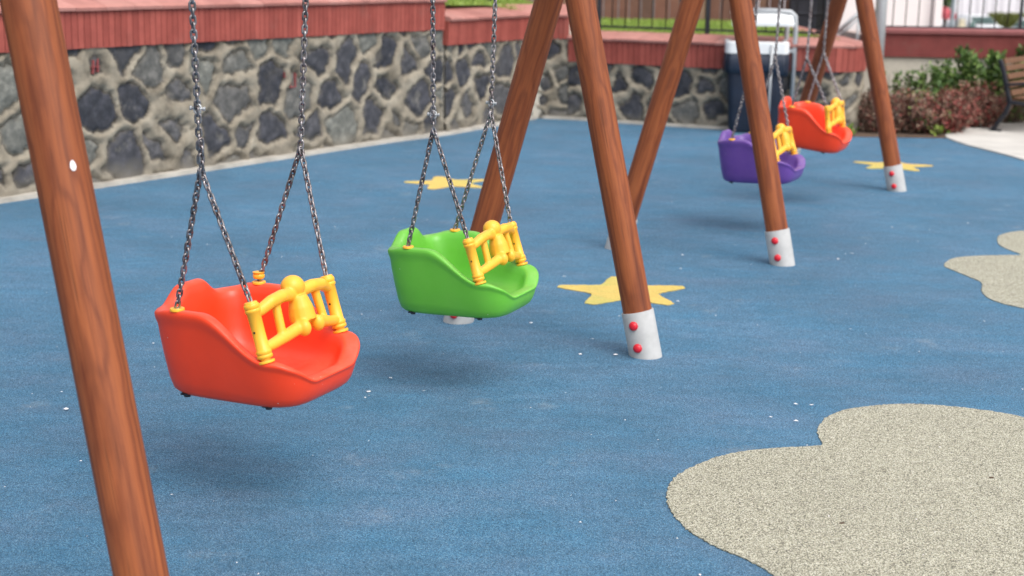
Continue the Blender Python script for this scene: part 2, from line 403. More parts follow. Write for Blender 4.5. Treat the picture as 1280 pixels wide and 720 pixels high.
# ---------------------------------------------------------------- walls
def resample(pts, step):
    pts = [Vector((p[0], p[1])) for p in pts]; out = [pts[0]]; S = [0.]; acc = 0.
    L = sum((b-a).length for a, b in zip(pts, pts[1:])); n = max(2, int(round(L/step)))
    seg = 0; pos = 0.; cum = [0.]
    for a, b in zip(pts, pts[1:]): cum.append(cum[-1]+(b-a).length)
    res = []
    for k in range(n+1):
        s = L*k/n
        while seg < len(pts)-2 and cum[seg+1] < s: seg += 1
        t = (s-cum[seg])/(cum[seg+1]-cum[seg]); res.append((pts[seg].lerp(pts[seg+1], t), s))
    return res, L
def path_frames(rs):
    out = []
    for i, (p, s) in enumerate(rs):
        a = rs[max(0, i-3)][0]; b = rs[min(len(rs)-1, i+3)][0]; t = (b-a).normalized()
        out.append((p, Vector((t.y, -t.x)), s))      # normal on the right-hand side = towards the playground
    return out
def stone_face(path, z1, seedpx, rs_seed, parent, z0=-.02, step=.018):
    rs, L = resample(path, step); fr = path_frames(rs)
    r = random.Random(rs_seed); seeds = []; tones = []
    P2 = [p for p, n, s in fr]
    for q in seedpx:
        px, py, tone = q[:3]
        best = None
        for i in range(0, len(fr)-1, 2):
            p, n, s = fr[i]; D = ray(px, py); num = (Vector((p.x, p.y))).dot(n); den = D.x*n.x+D.y*n.y
            if abs(den) < 1e-6: continue
            k = num/den; X = Vector((D.x*k, D.y*k)); e = (X-p).length
            if best is None or e < best[0]: best = (e, s, CH+D.z*k)
        if best and best[0] < .08:
            seeds.append((best[1], best[2])); tones.append(tone)
    given = len(seeds)
    for k in range(4000):
        a = (r.uniform(-.2, L+.2), r.uniform(-.1, z1+.1)); md = r.uniform(.17, .34)
        if all(((a[0]-b[0])**2+((a[1]-b[1])*1.1)**2)**.5 > (md if j >= given else max(md, .27)) for j, b in enumerate(seeds)):
            seeds.append(a); tones.append(r.choice((.1, .3, .45, .5, .6, .7, .8, .95)))
    seeds = np.array(seeds); tones = np.array(tones)
    nz = int((z1-z0)/step)+1; zs = np.linspace(z0, z1, nz); ss = np.array([s for _, _, s in fr])
    SS, ZZ = np.meshgrid(ss, zs)
    wx = .025*np.sin(SS*7.1+ZZ*6)+.016*np.sin(SS*19+ZZ*15+1)+.007*np.sin(ZZ*41+SS*13)
    wz = .022*np.sin(SS*9+2+ZZ*5)+.014*np.sin(ZZ*17-SS*19)+.006*np.sin(SS*47+ZZ*29)
    A, B = SS+wx, ZZ+wz
    wg = .075*(.5+.5*np.sin(np.arange(len(seeds))*7.31+rs_seed)); d = np.sqrt((A[..., None]-seeds[:, 0])**2+((B[..., None]-seeds[:, 1]))**2)-wg
    idx = np.argsort(d, axis=2)[..., :2]
    d1 = np.take_along_axis(d, idx[..., :1], 2)[..., 0]; d2 = np.take_along_axis(d, idx[..., 1:2], 2)[..., 0]
    rj = .6+.4*np.sin(np.arange(len(seeds))*12.9)
    edge = (d2-d1)*.5; k1 = idx[..., 0]
    wid = .023+.016*rj[k1]+.012*np.clip(np.sin(SS*2.3+ZZ*4.1)+np.sin(SS*5.1-ZZ*3),0,2)
    e = edge-wid; e = np.minimum(e, (.21+.06*rj[k1])-d1)
    e = e+.009*np.sin(SS*57+2*np.sin(ZZ*23))*np.sin(ZZ*63+SS*20)
    st = np.clip(e/.022+.5, 0, 1)
    disp = .034*(1-st)*(.6+.4*np.sin(np.clip(-e/.03, 0, 1.5)))+.018*np.clip(edge/.07, 0, 1)**.5*st-.028*np.exp(-(e/.009)**2)+.006*np.sin(A*31)*np.sin(B*37)
    verts = []; W = len(fr)
    for j in range(nz):
        for i, (p, n, s) in enumerate(fr):
            o = float(disp[j, i]); verts.append((p.x+n.x*o, p.y+n.y*o, float(zs[j])))
    faces = [(j*W+i, j*W+i+1, (j+1)*W+i+1, (j+1)*W+i) for j in range(nz-1) for i in range(W-1)]
    o = mesh_obj('stone_face', (verts, faces), M['stone'], parent)
    set_attr(o, 'stone', st.ravel().tolist(), 'POINT')
    tc = tones[k1].ravel(); set_attr(o, 'cell', [(float(x), 0, 0) for x in tc], 'POINT', 'FLOAT_COLOR')
    return fr, L
def ribbon(fr, prof, mats_attr, name, mat, parent, tile, gap=.004, seed=1, ends=True):
    """closed profile (offset along normal, z) swept along the path in separate tiles"""
    bm = bmesh.new(); r = random.Random(seed); tones = []
    total = fr[-1][2]; n = max(1, int(round(total/tile)))
    def at(s):
        import bisect
        S = [f[2] for f in fr]; i = min(len(fr)-2, max(0, bisect.bisect_right(S, s)-1)); t = (s-S[i])/(S[i+1]-S[i])
        return fr[i][0].lerp(fr[i+1][0], t), fr[i][1].lerp(fr[i+1][1], t).normalized()
    for k in range(n):
        a, b = total*k/n+gap/2, total*(k+1)/n-gap/2; tone = r.random(); dz = r.uniform(-.002, .002)
        sub = 1 if tile < .3 else 3
        rings = []
        for q in range(sub+1):
            p, nn = at(a+(b-a)*q/sub)
            rings.append([bm.verts.new((p.x+nn.x*o, p.y+nn.y*o, z+dz)) for o, z in prof])
        m = len(prof)
        for ra, rb in zip(rings, rings[1:]):
            for i in range(m): bm.faces.new((ra[i], ra[(i+1) % m], rb[(i+1) % m], rb[i])); tones.append(tone)
        bm.faces.new(rings[0][::-1]); bm.faces.new(rings[-1]); tones += [tone, tone]
    o = mesh_obj(name, bm, mat, parent, smooth=False)
    set_attr(o, 'tone', tones, 'FACE'); return o
def retaining_wall(path, zb, zt, label, seedpx, seed, tile=.054, rise=.05):
    t = thing('retaining_wall', label, 'wall', (0, 0, 0))
    fr, L = stone_face(path, zb+.03, seedpx, seed, t)
    ribbon(fr, [(-.02, -.02), (-.02, zt-.03), (-.34, zt-.03), (-.34, -.02)], 0, 'wall_core', M['beige_wall'], t, .8, -.001)
    ribbon(fr, [(.045, zb), (.05, zt-.035), (-.018, zt-.035), (-.018, zb+.002)], 0, 'tile_fascia', M['red_fascia'], t, tile, .005, seed)
    ribbon(fr, [(.075, zt-.034), (.08, zt-.012), (.06, zt), (-.36, zt+rise), (-.36, zt-.02), (0, zt-.0345)], 0, 'coping', M['pink_cap'], t, .26, .004, seed+1)
    return t, fr
def g2(*pts): return [tuple(gnd(*p)[:2]) for p in pts]
d = Vector((-3.387, 9.307))-Vector((-2.442, 10.761))
p1 = [(-3.387+d.x*2.2, 9.307+d.y*2.2)]+g2((0, 251), (240, 214), (480, 177), (551, 168))
seeds1 = [(112, 134, .1), (174, 125, .18), (122, 82, .5), (197, 185, .55), (150, 205, .45), (287, 128, .75), (338, 102, .15), (292, 80, .85), (414, 115, .3), (450, 98, .4), (265, 175, .35),
          (250, 85, .95), (6, 120, .95), (30, 215, .4), (338, 170, .4), (380, 160, .5), (190, 75, .8), (215, 65, .7), (225, 120, .6), (480, 112, .1), (300, 165, .6), (510, 78, .5), (520, 125, .35), (432, 165, .95), (216, 155, .6), (100, 190, .9), (75, 95, .6), (240, 195, .45),
          (395, 70, .35), (465, 150, .4), (15, 165, .9), (545, 85, .15)]
w1, fr1 = retaining_wall(p1, .965, 1.252, 'long rubble stone wall with a red tiled top, tallest section, running from the left edge to the step down', seeds1, 3, .054, .12)
p2 = g2((551, 168), (600, 159), (664, 147.5)); p2 = [(-.66, 13.35), p2[1], (.14, 14.80), (.20, 14.86), (.28, 14.86), tuple(gnd(709, 149)[:2])]
seeds2 = [(575, 90, .35), (600, 110, .2), (630, 75, .5), (625, 125, .6), (650, 110, .45), (560, 130, .3), (600, 75, .4)]
w2, fr2 = retaining_wall(p2, .82, 1.075, 'middle section of the rubble stone wall at the inner corner, one step lower than the left part', seeds2, 5, .054, .08)
p3 = g2((709, 149), (800, 155), (895, 161), (1000, 165))
p3 += [(3.05, 13.88), (3.22, 13.92), (3.34, 14.03), (3.41, 14.2), (3.43, 14.5), (3.43, 15.5), (3.43, 18.)]
p3[0] = (p3[0][0]+.01, p3[0][1])
seeds3 = [(720, 100, .2), (700, 90, .3), (745, 135, .15), (700, 140, .2), (780, 105, .2), (800, 95, .3), (790, 135, .35), (850, 100, .15), (855, 140, .8), (885, 140, .3), (880, 110, .5), (820, 140, .7), (720, 130, .5)]
w3, fr3 = retaining_wall(p3, .595, .855, 'lowest section of the rubble stone wall behind the litter bin, with a rounded right end', seeds3, 9, .06, .045)
# kerb strip at the walls' foot
def kerb(path, w, name='kerb'):
    rs, L = resample(path, .1); fr = path_frames(rs)
    return ribbon(fr, [(.0, -.02), (w+.0, -.02), (w-.004, .028), (0, .03)], 0, name, M['kerb'], None, .5, .001)
struct(kerb(p1+p2[1:3], .10)); struct(kerb([(.30, 14.86)]+p3[:6], .05))
# red marks sprayed on two stones
def wall_marks(fr, strokes, parent):
    bm = bmesh.new()
    for (x0, y0, x1, y1, w) in strokes:
        q = []
        for px, py in ((x0, y0), (x1, y1)):
            best = None
            for p, n, s in fr:
                D = ray(px, py); den = D.x*n.x+D.y*n.y; k = p.dot(n)/den
                X = Vector((D.x*k, D.y*k)); e = (X-p).length
                if best is None or e < best[0]: best = (e, X, n, CH+D.z*k)
            q.append(best)
        n = q[0][2]; tt = Vector((-n.y, n.x))
        a = Vector((*q[0][1], q[0][3])); b = Vector((*q[1][1], q[1][3])); N3 = Vector((n.x, n.y, 0)); dd = (b-a).normalized()
        T3 = N3.cross(dd).normalized()*w*.7
        a += N3*.034; b += N3*.034
        f = [a-T3, a+T3, b+T3, b-T3]; bk = [x-N3*.03 for x in f]
        vs = [bm.verts.new(x) for x in f+bk]
        for qd in ((0, 1, 2, 3), (4, 7, 6, 5), (0, 4, 5, 1), (1, 5, 6, 2), (2, 6, 7, 3), (3, 7, 4, 0)): bm.faces.new([vs[i] for i in qd])
    return mesh_obj('painted_mark', bm, M['paint_red'], parent, smooth=False)
wall_marks(fr1, [(113.5, 75, 113, 92, .005), (118.5, 73, 119, 90, .005), (111, 84, 121, 83, .003)], w1)
wall_marks(fr1, [(359, 92, 360, 110, .004), (359.5, 109, 366, 108, .003), (366, 91, 366, 108, .004), (352, 90, 353, 97, .003)], w1)

# lawn terrace behind the walls
def lawn_z(x): return 1.17-.30*sstep(-.4, 1., x) if x > -3 else 1.17
fr_all = [f for f in fr1[::25] if f[0].y > 11.5]+fr2[::20]+[f for f in fr3[::20] if f[0].y < 15 and f[0].x < 3.3]
bm = bmesh.new(); rows = []
NJ = 10
for p, n, s in fr_all:
    a = p-n*.22; b = Vector((a.x*1.0, 18.6)) if a.x < 3.0 else Vector((3.1, 18.6))
    zf = lawn_z(a.x); rows.append([bm.verts.new((*(a.lerp(b, j/NJ)), zf+.012*math.sin(a.x*5+j)+.0*j)) for j in range(NJ+1)])
for a, b in zip(rows, rows[1:]):
    for j in range(NJ): bm.faces.new((a[j], b[j], b[j+1], a[j+1]))
struct(mesh_obj('lawn', bm, M['lawn_soil']))
vv, ff, tones = [], [], []
for k in range(26000):
    x = random.uniform(-2.0, 3.15)
    ymin = max(11.6, (13.1 if x < -.7 else 13.5+ (x+.7)*1.55 if x < .2 else 15.05-(x-.2)*.36))
    y = random.uniform(ymin+.12, 18.5)
    if x < -.2 and y < (x+.8)*1.6+13.6: continue
    z = lawn_z(x); h = random.uniform(.02, .055); a = random.random()*6.28; w = .006
    lx, ly = random.gauss(0, .018), random.gauss(0, .018); i = len(vv)
    vv += [(x-w*math.cos(a), y-w*math.sin(a), z-.01), (x+w*math.cos(a), y+w*math.sin(a), z-.01), (x+lx, y+ly, z+h)]; ff.append((i, i+1, i+2)); tones.append(random.random())
gr = mesh_obj('grass', (vv, ff), M['grass'], smooth=False); set_attr(gr, 'tone', tones); gr['kind'] = 'stuff'

# plank fence at the back of the lawn
pf = thing('plank_fence', 'brown wooden plank fence closing the far side of the lawn', 'fence', (0, 18.7, .8))
bm = bmesh.new(); tones = []; x = -3.2; r = random.Random(4)
while x < 3.55:
    w = r.uniform(.13, .2); box(bm, (x+w/2, r.uniform(-.01, .01), .75+r.uniform(-.02, .02)), (w-.012, .025, 1.9)); tn = .15+.5*sstep(-1, 2.0, x) if 0 else r.random()*.5+(.5 if r.random() < .25 else 0)
    tones += [tn]*6; x += w
o = mesh_obj('plank_panel', bm, M['planks'], pf, smooth=False); set_attr(o, 'tone', tones)
for x in (-3.0, -1.2, .6, 2.4):
    bm = bmesh.new(); box(bm, (x, .08, .65), (.1, .1, 1.9)); o = mesh_obj('post', bm, M['planks'], pf, smooth=False); set_attr(o, 'tone', [.1]*6)

# iron fence: posts, rails and bars each a mesh of its own
def iron_fence(label, path, z, h, bar_step, post_every, first_post=0, low=.07, barw=.007, postw=.022):
    rs, L = resample(path, bar_step); o0 = Vector((rs[0][0].x, rs[0][0].y, z))
    t = thing('iron_fence', label, 'fence', o0)
    bm = bmesh.new(); tube(bm, [(0, 0, low), (0, 0, h-.05)], barw, 6); bar = mesh_obj('bar', bm, M['dark_metal'], t)
    bm = bmesh.new(); box(bm, (0, 0, h/2), (postw*2, postw*2, h)); ball(bm, (0, 0, h+.02), .03); post = mesh_obj('post', bm, M['dark_metal'], t, smooth=False)
    fb = fp = True
    for i, (p, s) in enumerate(rs):
        q = Vector((p.x, p.y, z))-o0
        if (i-first_post) % post_every == 0:
            if fp: post.location = q; fp = False
            else: copy_child(post, t, Matrix.Translation(q))
        else:
            if fb: bar.location = q; fb = False
            else: copy_child(bar, t, Matrix.Translation(q))
    for zz in (low, h-.12):
        bm = bmesh.new(); tube(bm, [Vector((p.x, p.y, z+zz))-o0 for p, s in rs[::2]+[rs[-1]]], .012, 6); mesh_obj('rail', bm, M['dark_metal'], t)
    return t
off = lambda fr, k: [tuple((p-n*k)) for p, n, s in fr]
iron_fence('black iron bar fence on the lawn edge behind the lowest stone wall section', [q for q in off(fr3[::10], .40) if q[1] < 14.9 or q[0] < 2][:-1], .87, .95, .147, 8, 1)
iron_fence('black iron bar fence on the lawn behind the middle stone wall section', [(-.95, 14.1), (-.1, 15.25), (.45, 15.25)], 1.17, .8, .30, 3, 1)

# low dark red wall on the right with railing
w = thing('low_wall', 'low wall painted dark red over beige concrete, behind the shrubs', 'wall', (0, 0, 0))
pw = [(3.78, 15.62), (5.5, 15.58), (9.5, 15.45)]
rs, L = resample(pw, .2); frw = path_frames(rs)
ribbon(frw, [(0, -.03), (0, .655), (-.28, .655), (-.28, -.03)], 0, 'concrete_base', M['beige_wall'], w, 1.5, -.001)
ribbon(frw, [(.03, .64), (.03, .888), (-.3, .888), (-.3, .658), (-.005, .658), (-.005, .64)], 0, 'painted_band', M['dark_red'], w, 3, -.001)
ribbon(frw, [(.06, .890), (.062, .925), (.04, .94), (-.34, .95), (-.34, .890)], 0, 'coping', M['dark_red_cap'], w, 3, .002)
iron_fence('black iron railing on top of the dark red wall at the right', [(3.95, 15.78), (5.5, 15.74), (9.3, 15.62)], .94, .9, .139, 12, 11, .012, .006, .014)
# pale side wall and ledge behind the railing
b = bmesh.new(); A_ = atY(1085, 30, 20); B_ = atY(1172, 30, 20)
box(b, ((A_.x+B_.x)/2-.4, 20.1, 1.35), (B_.x-A_.x+.8, .2, 2.7)); box(b, (B_.x-.03, 20.02, 1.35), (.10, .24, 2.75))
tag(bevel(mesh_obj('boundary_wall', b, M['pale_plaster'], smooth=False)), 'pale plastered wall beyond the iron railing, left of the parked white cars', 'wall')
b = bmesh.new(); box(b, ((A_.x+B_.x)/2-.2, 18.3, .3), (B_.x-A_.x+.4, 3.1, .86))
struct(mesh_obj('pavement', b, plain('pink_paving', (.42, .33, .30), .9, 0, .12, 4), smooth=False))
# dark shuttered kiosk wall behind the far A-frame, with the stair handrail
b = bmesh.new(); box(b, (3.72, 18.2, .85), (.62, .1, 1.7)); 
for k in range(8): box(b, (3.72, 18.14, .2+k*.2), (.6, .02, .03))
tag(bevel(mesh_obj('dark_gate', b, M['dark_metal'], smooth=False)), 'dark metal gate panel behind the handrail at the end of the lawn wall', 'gate')
hr = thing('handrail', 'grey tubular stair handrail rising beside the rounded wall end', 'handrail', (3.7, 16, 0))
a, c = atY(1046, 41, 15.9), atY(1074, 16, 15.9); L0 = Vector((3.7, 16, 0))
bm = bmesh.new(); tube(bm, [a-L0, c-L0, c-L0+Vector((.25, .25, .02))], .022, 10); mesh_obj('rail', bm, M['metal_grey'], hr)
bm = bmesh.new(); tube(bm, [a-L0+Vector((0, 0, -.06)), c-L0+Vector((0, 0, -.06))], .014, 10); mesh_obj('rail', bm, M['metal_grey'], hr)
for q in (a, c):
    bm = bmesh.new(); tube(bm, [(q.x-L0.x, q.y-16, 0.), (q.x-L0.x, q.y-16, q.z)], .016, 10); mesh_obj('post', bm, M['metal_grey'], hr)
# lamp post
p = atY(1098, 60, 15.0)
lp = thing('lamp_post', 'slim grey metal lamp post rising behind the far right swing leg', 'lamp post', (p.x, 15.0, 0))
bm = bmesh.new(); lathe(bm, [(.060, 0), (.059, 1.2), (.05, 3.6)], 20); mesh_obj('pole', bm, M['metal_grey'], lp)
bm = bmesh.new(); lathe(bm, [(.11, 0), (.11, .012), (.065, .02), (.06, .09), (.056, .1)], 20); mesh_obj('base_plate', bm, M['metal_grey'], lp)
bm = bmesh.new(); lathe(bm, [(.05, 3.6), (.16, 3.66), (.19, 3.9), (.10, 4.02), (.02, 4.05)], 20); mesh_obj('lamp_head', bm, M['white_pl'], lp)

# ---------------------------------------------------------------- plants
def leaves(name, mat, parent, center, n, size, gen, bias=None):
    vv, ff, tn = [], [], []
    for k in range(n):
        p, up = gen(); s = size*random.uniform(.6, 1.3)
        d = Vector((random.gauss(0, 1), random.gauss(0, 1), random.gauss(.3, .8))).normalized(); d = (d+Vector(up)).normalized()
        x, y, _ = frame(d); x = (x*math.cos(k)+y*math.sin(k)); i = len(vv); p = Vector(p)
        m_ = p+d*s*.5; y = d.cross(x)*s*.08
        vv += [tuple(p), tuple(m_+x*s*.28+y), tuple(p+d*s), tuple(m_-x*s*.28+y)]; ff += [(i, i+1, i+2), (i, i+2, i+3)]
        t = random.random(); tn += [t, t]
    o = mesh_obj(name, (vv, ff), mat, parent, smooth=False); set_attr(o, 'tone', tn); return o
def upright_shrub(x, y, h, w, label, n=900, mat='green_leaf', nst=9, group=None, lsize=.05, cat='shrub'):
    t = thing('shrub', label, cat, (x, y, 0), 0, group)
    st = []; bm = bmesh.new()
    for k in range(nst):
        a = random.random()*6.28; rr = w*random.uniform(.05, .5); b = Vector((rr*.4*math.cos(a), rr*.4*math.sin(a), 0)); hh = h*random.uniform(.65, 1)
        e = Vector((rr*math.cos(a)*1.1+random.gauss(0, .02), rr*math.sin(a)*1.1, hh)); m_ = b.lerp(e, .5)+Vector((random.gauss(0, .02), random.gauss(0, .02), 0))
        tube(bm, [b, m_, e], [.006, .005, .002], 5); st.append((b, m_, e))
    mesh_obj('stems', bm, M['stem'], t)
    def gen():
        b, m_, e = random.choice(st); u_ = random.uniform(.15, 1)**.8
        p = b.lerp(m_, u_*2) if u_ < .5 else m_.lerp(e, u_*2-1)
        return p+Vector((random.gauss(0, .025), random.gauss(0, .025), random.gauss(0, .015))), (0, 0, .7)
    leaves('foliage', M[mat], t, None, n, lsize, gen); return t
def round_shrub(x, y, rx, ry, h, label, mats, n=1600, lsize=.03, group=None, ):
    t = thing('shrub', label, 'shrub', (x, y, 0), 0, group); bm = bmesh.new(); tips = []
    for k in range(46):
        a = random.random()*6.28; q = random.random()**.6; hh = h*random.uniform(.55, 1.)*(1-.35*q*q)
        b = Vector((rx*.35*q*math.cos(a), ry*.35*q*math.sin(a), 0)); e = Vector((rx*q*math.cos(a), ry*q*math.sin(a), hh)); m_ = b.lerp(e, .5)+Vector((random.gauss(0, .03), random.gauss(0, .03), .03))
        tube(bm, [b, m_, e], [.005, .004, .0015], 4); tips.append((b, m_, e))
    mesh_obj('stems', bm, M['stem'], t)
    def gen():
        b, m_, e = random.choice(tips); u_ = random.uniform(.1, 1.05)
        p = b.lerp(m_, u_*2) if u_ < .5 else m_.lerp(e, u_*2-1)
        return p+Vector((random.gauss(0, .02), random.gauss(0, .02), random.gauss(0, .015))), (0, 0, .3)
    for i, (m_, share) in enumerate(mats): leaves('foliage', M[m_], t, None, int(n*share), lsize, gen)
    return t
G1 = 'low bare-twigged shrubs in front of the dark red wall'
for px, y, rx, h, mats, lab in (
    (1092, 14.05, .28, .44, [('brown_leaf', .8), ('red_leaf', .2)], 'brown half bare low shrub beside the rounded wall end, partly behind the last swing leg'),
    (1122, 14.0, .30, .42, [('brown_leaf', .7), ('red_leaf', .3)], 'brown low shrub just right of the last swing leg'),
    (1155, 14.0, .30, .42, [('brown_leaf', .5), ('red_leaf', .4), ('green_leaf', .1)], 'brown and dull red low shrub, second right of the last swing leg'),
    (1188, 14.05, .32, .46, [('red_leaf', .9), ('brown_leaf', .2)], 'reddest low shrub, behind the left tip of the pale concrete pad'),
    (1222, 14.55, .34, .50, [('red_leaf', .6), ('brown_leaf', .5)], 'dull red and brown low shrub beside the rear foot of the bench'),
    (1262, 15.05, .36, .46, [('brown_leaf', .6), ('green_leaf', .3)], 'brown and green low shrub behind the bench at the right edge')):
    p = atY(px, 150, y); round_shrub(p.x, y, rx, .25, h*1.02, lab, mats, 3000, .035, G1)
for px, y, h, w_, n, lab in (
    (1122, 14.7, .50, .20, 130, 'sparse thin green shrub nearest the lamp post against the beige wall'),
    (1143, 14.7, .55, .16, 220, 'narrow green shrub second from the lamp post'),
    (1160, 14.72, .48, .16, 200, 'short green shrub third from the lamp post'),
    (1183, 14.75, .62, .30, 900, 'bushy green shrub left of the tallest one, in front of the dark red wall'),
    (1210, 14.9, .70, .30, 1100, 'tallest bushy green shrub, its tip reaching over the dark red band'),
    (1236, 15.05, .66, .30, 1000, 'bushy green shrub just left of the bench back'),
    (1262, 15.2, .62, .32, 900, 'dark green shrub behind the bench slats'),
    (1285, 15.25, .86, .34, 1100, 'green shrub at the right edge behind the bench, rising over the dark red band')):
    p = atY(px, 120, y); upright_shrub(p.x, y, h*1.12, w_, lab, int(n*1.3), lsize=.06, group='green shrubs along the dark red wall')
for px, py, lab in ((1064, 170, 'bright green weed at the foot of the rounded stone wall end'), (1170, 170, 'bright green weed sprouting by the rubber edge under the red shrub')):
    p = gnd(px, py); upright_shrub(p.x, p.y+.03, .09, .10, lab, 60, 'grass', 5, None, .04, 'weed')

# ---------------------------------------------------------------- swing frames
def pole(name, a, b, r, parent, origin, mat='wood'):
    """round timber from a to b, local Z along the timber"""
    a, b = Vector(a), Vector(b); L = (b-a).length; x, y, z = frame(b-a)
    bm = bmesh.new(); n, m = 40, 30; rings = []; sd = random.random()*50
    for j in range(m+1):
        zz = L*j/m; ring = []
        for k in range(n):
            an = 2*math.pi*k/n; q = r*(1+.012*mnoise.noise(Vector((math.cos(an)*1.2+sd, math.sin(an)*1.2, zz*2))))
            ring.append(bm.verts.new((q*math.cos(an), q*math.sin(an), zz)))
        rings.append(ring)
    for p_, q_ in zip(rings, rings[1:]):
        for k in range(n): bm.faces.new((p_[k], p_[(k+1) % n], q_[(k+1) % n], q_[k]))
    bm.faces.new(rings[0][::-1]); bm.faces.new(rings[-1])
    o = mesh_obj(name, bm, M[mat], parent); sharp(o, 50)
    o.matrix_basis = Matrix.Translation(a-origin) @ Matrix((x, y, z)).transposed().to_4x4()
    return o
def leg(foot, top, parent, origin, seed, up_cam=None):
    foot, top = Vector(foot), Vector(top); d = (top-foot).normalized(); r = .0603
    start = foot+d*.02; end = top+d*.10
    o = pole('leg', start, end, r, parent, origin)
    # steel boot: open sleeve down into the rubber, with two red bolt caps
    x, y, z = frame(d); Mx = Matrix((x, y, z)).transposed()
    bm = bmesh.new(); lathe(bm, [(.0675, -.06), (.0675, .188), (.0665, .190), (.0608, .190), (.0606, .18)], 40, mat=Mx)
    bt = mesh_obj('boot', bm, M['boot'], parent, loc=foot-origin); sharp(bt, 40)
    out = Vector((EYE.x-foot.x, EYE.y-foot.y, 0)).normalized(); out = -U
    out = (out-d*out.dot(d)).normalized()
    for zz in (.044, .138):
        c = foot+d*zz+out*.0665; bx, by, bz = frame(out)
        bm = bmesh.new(); lathe(bm, [(.019, 0), (.0195, .004), (.0175, .010), (.012, .0145), (.005, .0165)], 20, mat=Matrix((bx, by, bz)).transposed())
        mesh_obj('bolt_cap', bm, M['red_cap'], bt, loc=c-foot)
    return o
def swing_frame(label, t0, t1, legs):
    org = bp(t0, 0, 0); t = thing('swing_frame', label, 'swing frame', org)
    pole('beam', bp(t0-.18, 0, HB+.115), bp(t1+.18, 0, HB+.115), .06, t, org)
    for i, (f, tp) in enumerate(legs):
        lg = leg(f, tp, t, org, 1 if i % 2 == 0 else -1)
        if i == 0 and t0 < 3: first = lg
    # steel saddles that tie legs and beam
    for tt in (t0, t1):
        bm = bmesh.new(); x, y, z = frame(U); rot = Matrix((V, Vector((0, 0, 1)), U)).transposed()
        box(bm, bp(tt-.07, 0, HB+.02)-org, (.24, .22, .008), rot); box(bm, bp(tt+.07, 0, HB+.02)-org, (.24, .22, .008), rot)
        mesh_obj('saddle_plate', bm, M['dark_metal'], t, smooth=False)
    return t
def topk(t, k): return bp(t, k, HB)
fA = gnd(202, 850)
# the near leg leans so that it crosses the left edge: find its head along the beam
def proj(P):
    x, y, z = P[0], P[1], P[2]-CH; yc = y*cp-z*sp; zc = y*sp+z*cp; a = x/yc*F; b = -zc/yc*F
    return 640+cr*a-sr*b, 360+sr*a+cr*b
bestA = None
for i in range(300):
    tt = 1.6+i*.005; a, b = proj(fA), proj(topk(tt, .06)); x0 = a[0]+(b[0]-a[0])*(0-a[1])/(b[1]-a[1])
    if bestA is None or abs(x0-34.5) < bestA[0]: bestA = (abs(x0-34.5), tt)
tA = bestA[1]; print('leg A head t', tA, 'foot', fA, bestA)
sf1 = swing_frame('nearer wooden swing frame of round stained timbers, carrying the orange and the green swing', tA, 5.5,
    [(fA, topk(tA, .06)), (bp(tA-.1, -.85, 0), topk(tA-.02, -.07)), (gnd(807, 444), topk(5.44, .05)), (gnd(573, 401), topk(5.61, -.05))])
sf2 = swing_frame('farther wooden swing frame of round stained timbers, carrying the purple and the far orange swing', 7.52, 10.58,
    [(gnd(978, 330), topk(7.57, .05)), (gnd(771, 310), topk(7.46, -.05)), (gnd(1121, 238), topk(10.41, .05)), (gnd(985, 203), topk(10.74, -.05))])
# paint chip on near leg
D_ = ray(91, 207); la = Vector(fA); ld = (topk(tA, .06)-fA).normalized()
# nearest point on the leg surface along the view ray
best = None
for i in range(2000):
    q = EYE+D_*(1.5+i*.002); w_ = q-la; dist = (w_-ld*w_.dot(ld)).length
    if dist <= .0612: best = q; break
if best is not None:
    w_ = best-la; nn = (w_-ld*w_.dot(ld)).normalized(); x, y, z = frame(nn); tx = ld.cross(nn)
    bm = bmesh.new(); vs = [bm.verts.new(best+nn*.0012+(ld*math.cos(a)*.0125*random.uniform(.85, 1.1)+tx*math.sin(a)*.0068*random.uniform(.85, 1.1))-sf1.location) for a in [k*.6283 for k in range(10)]]
    vb = [bm.verts.new(v_.co-nn*.003) for v_ in vs]; bm.faces.new(vs); bm.faces.new(vb[::-1])
    for k in range(10): bm.faces.new((vs[k], vs[(k+1) % 10], vb[(k+1) % 10], vb[k]))
    mesh_obj('paint_chip', bm, M['white_paint'], sf1, smooth=False)

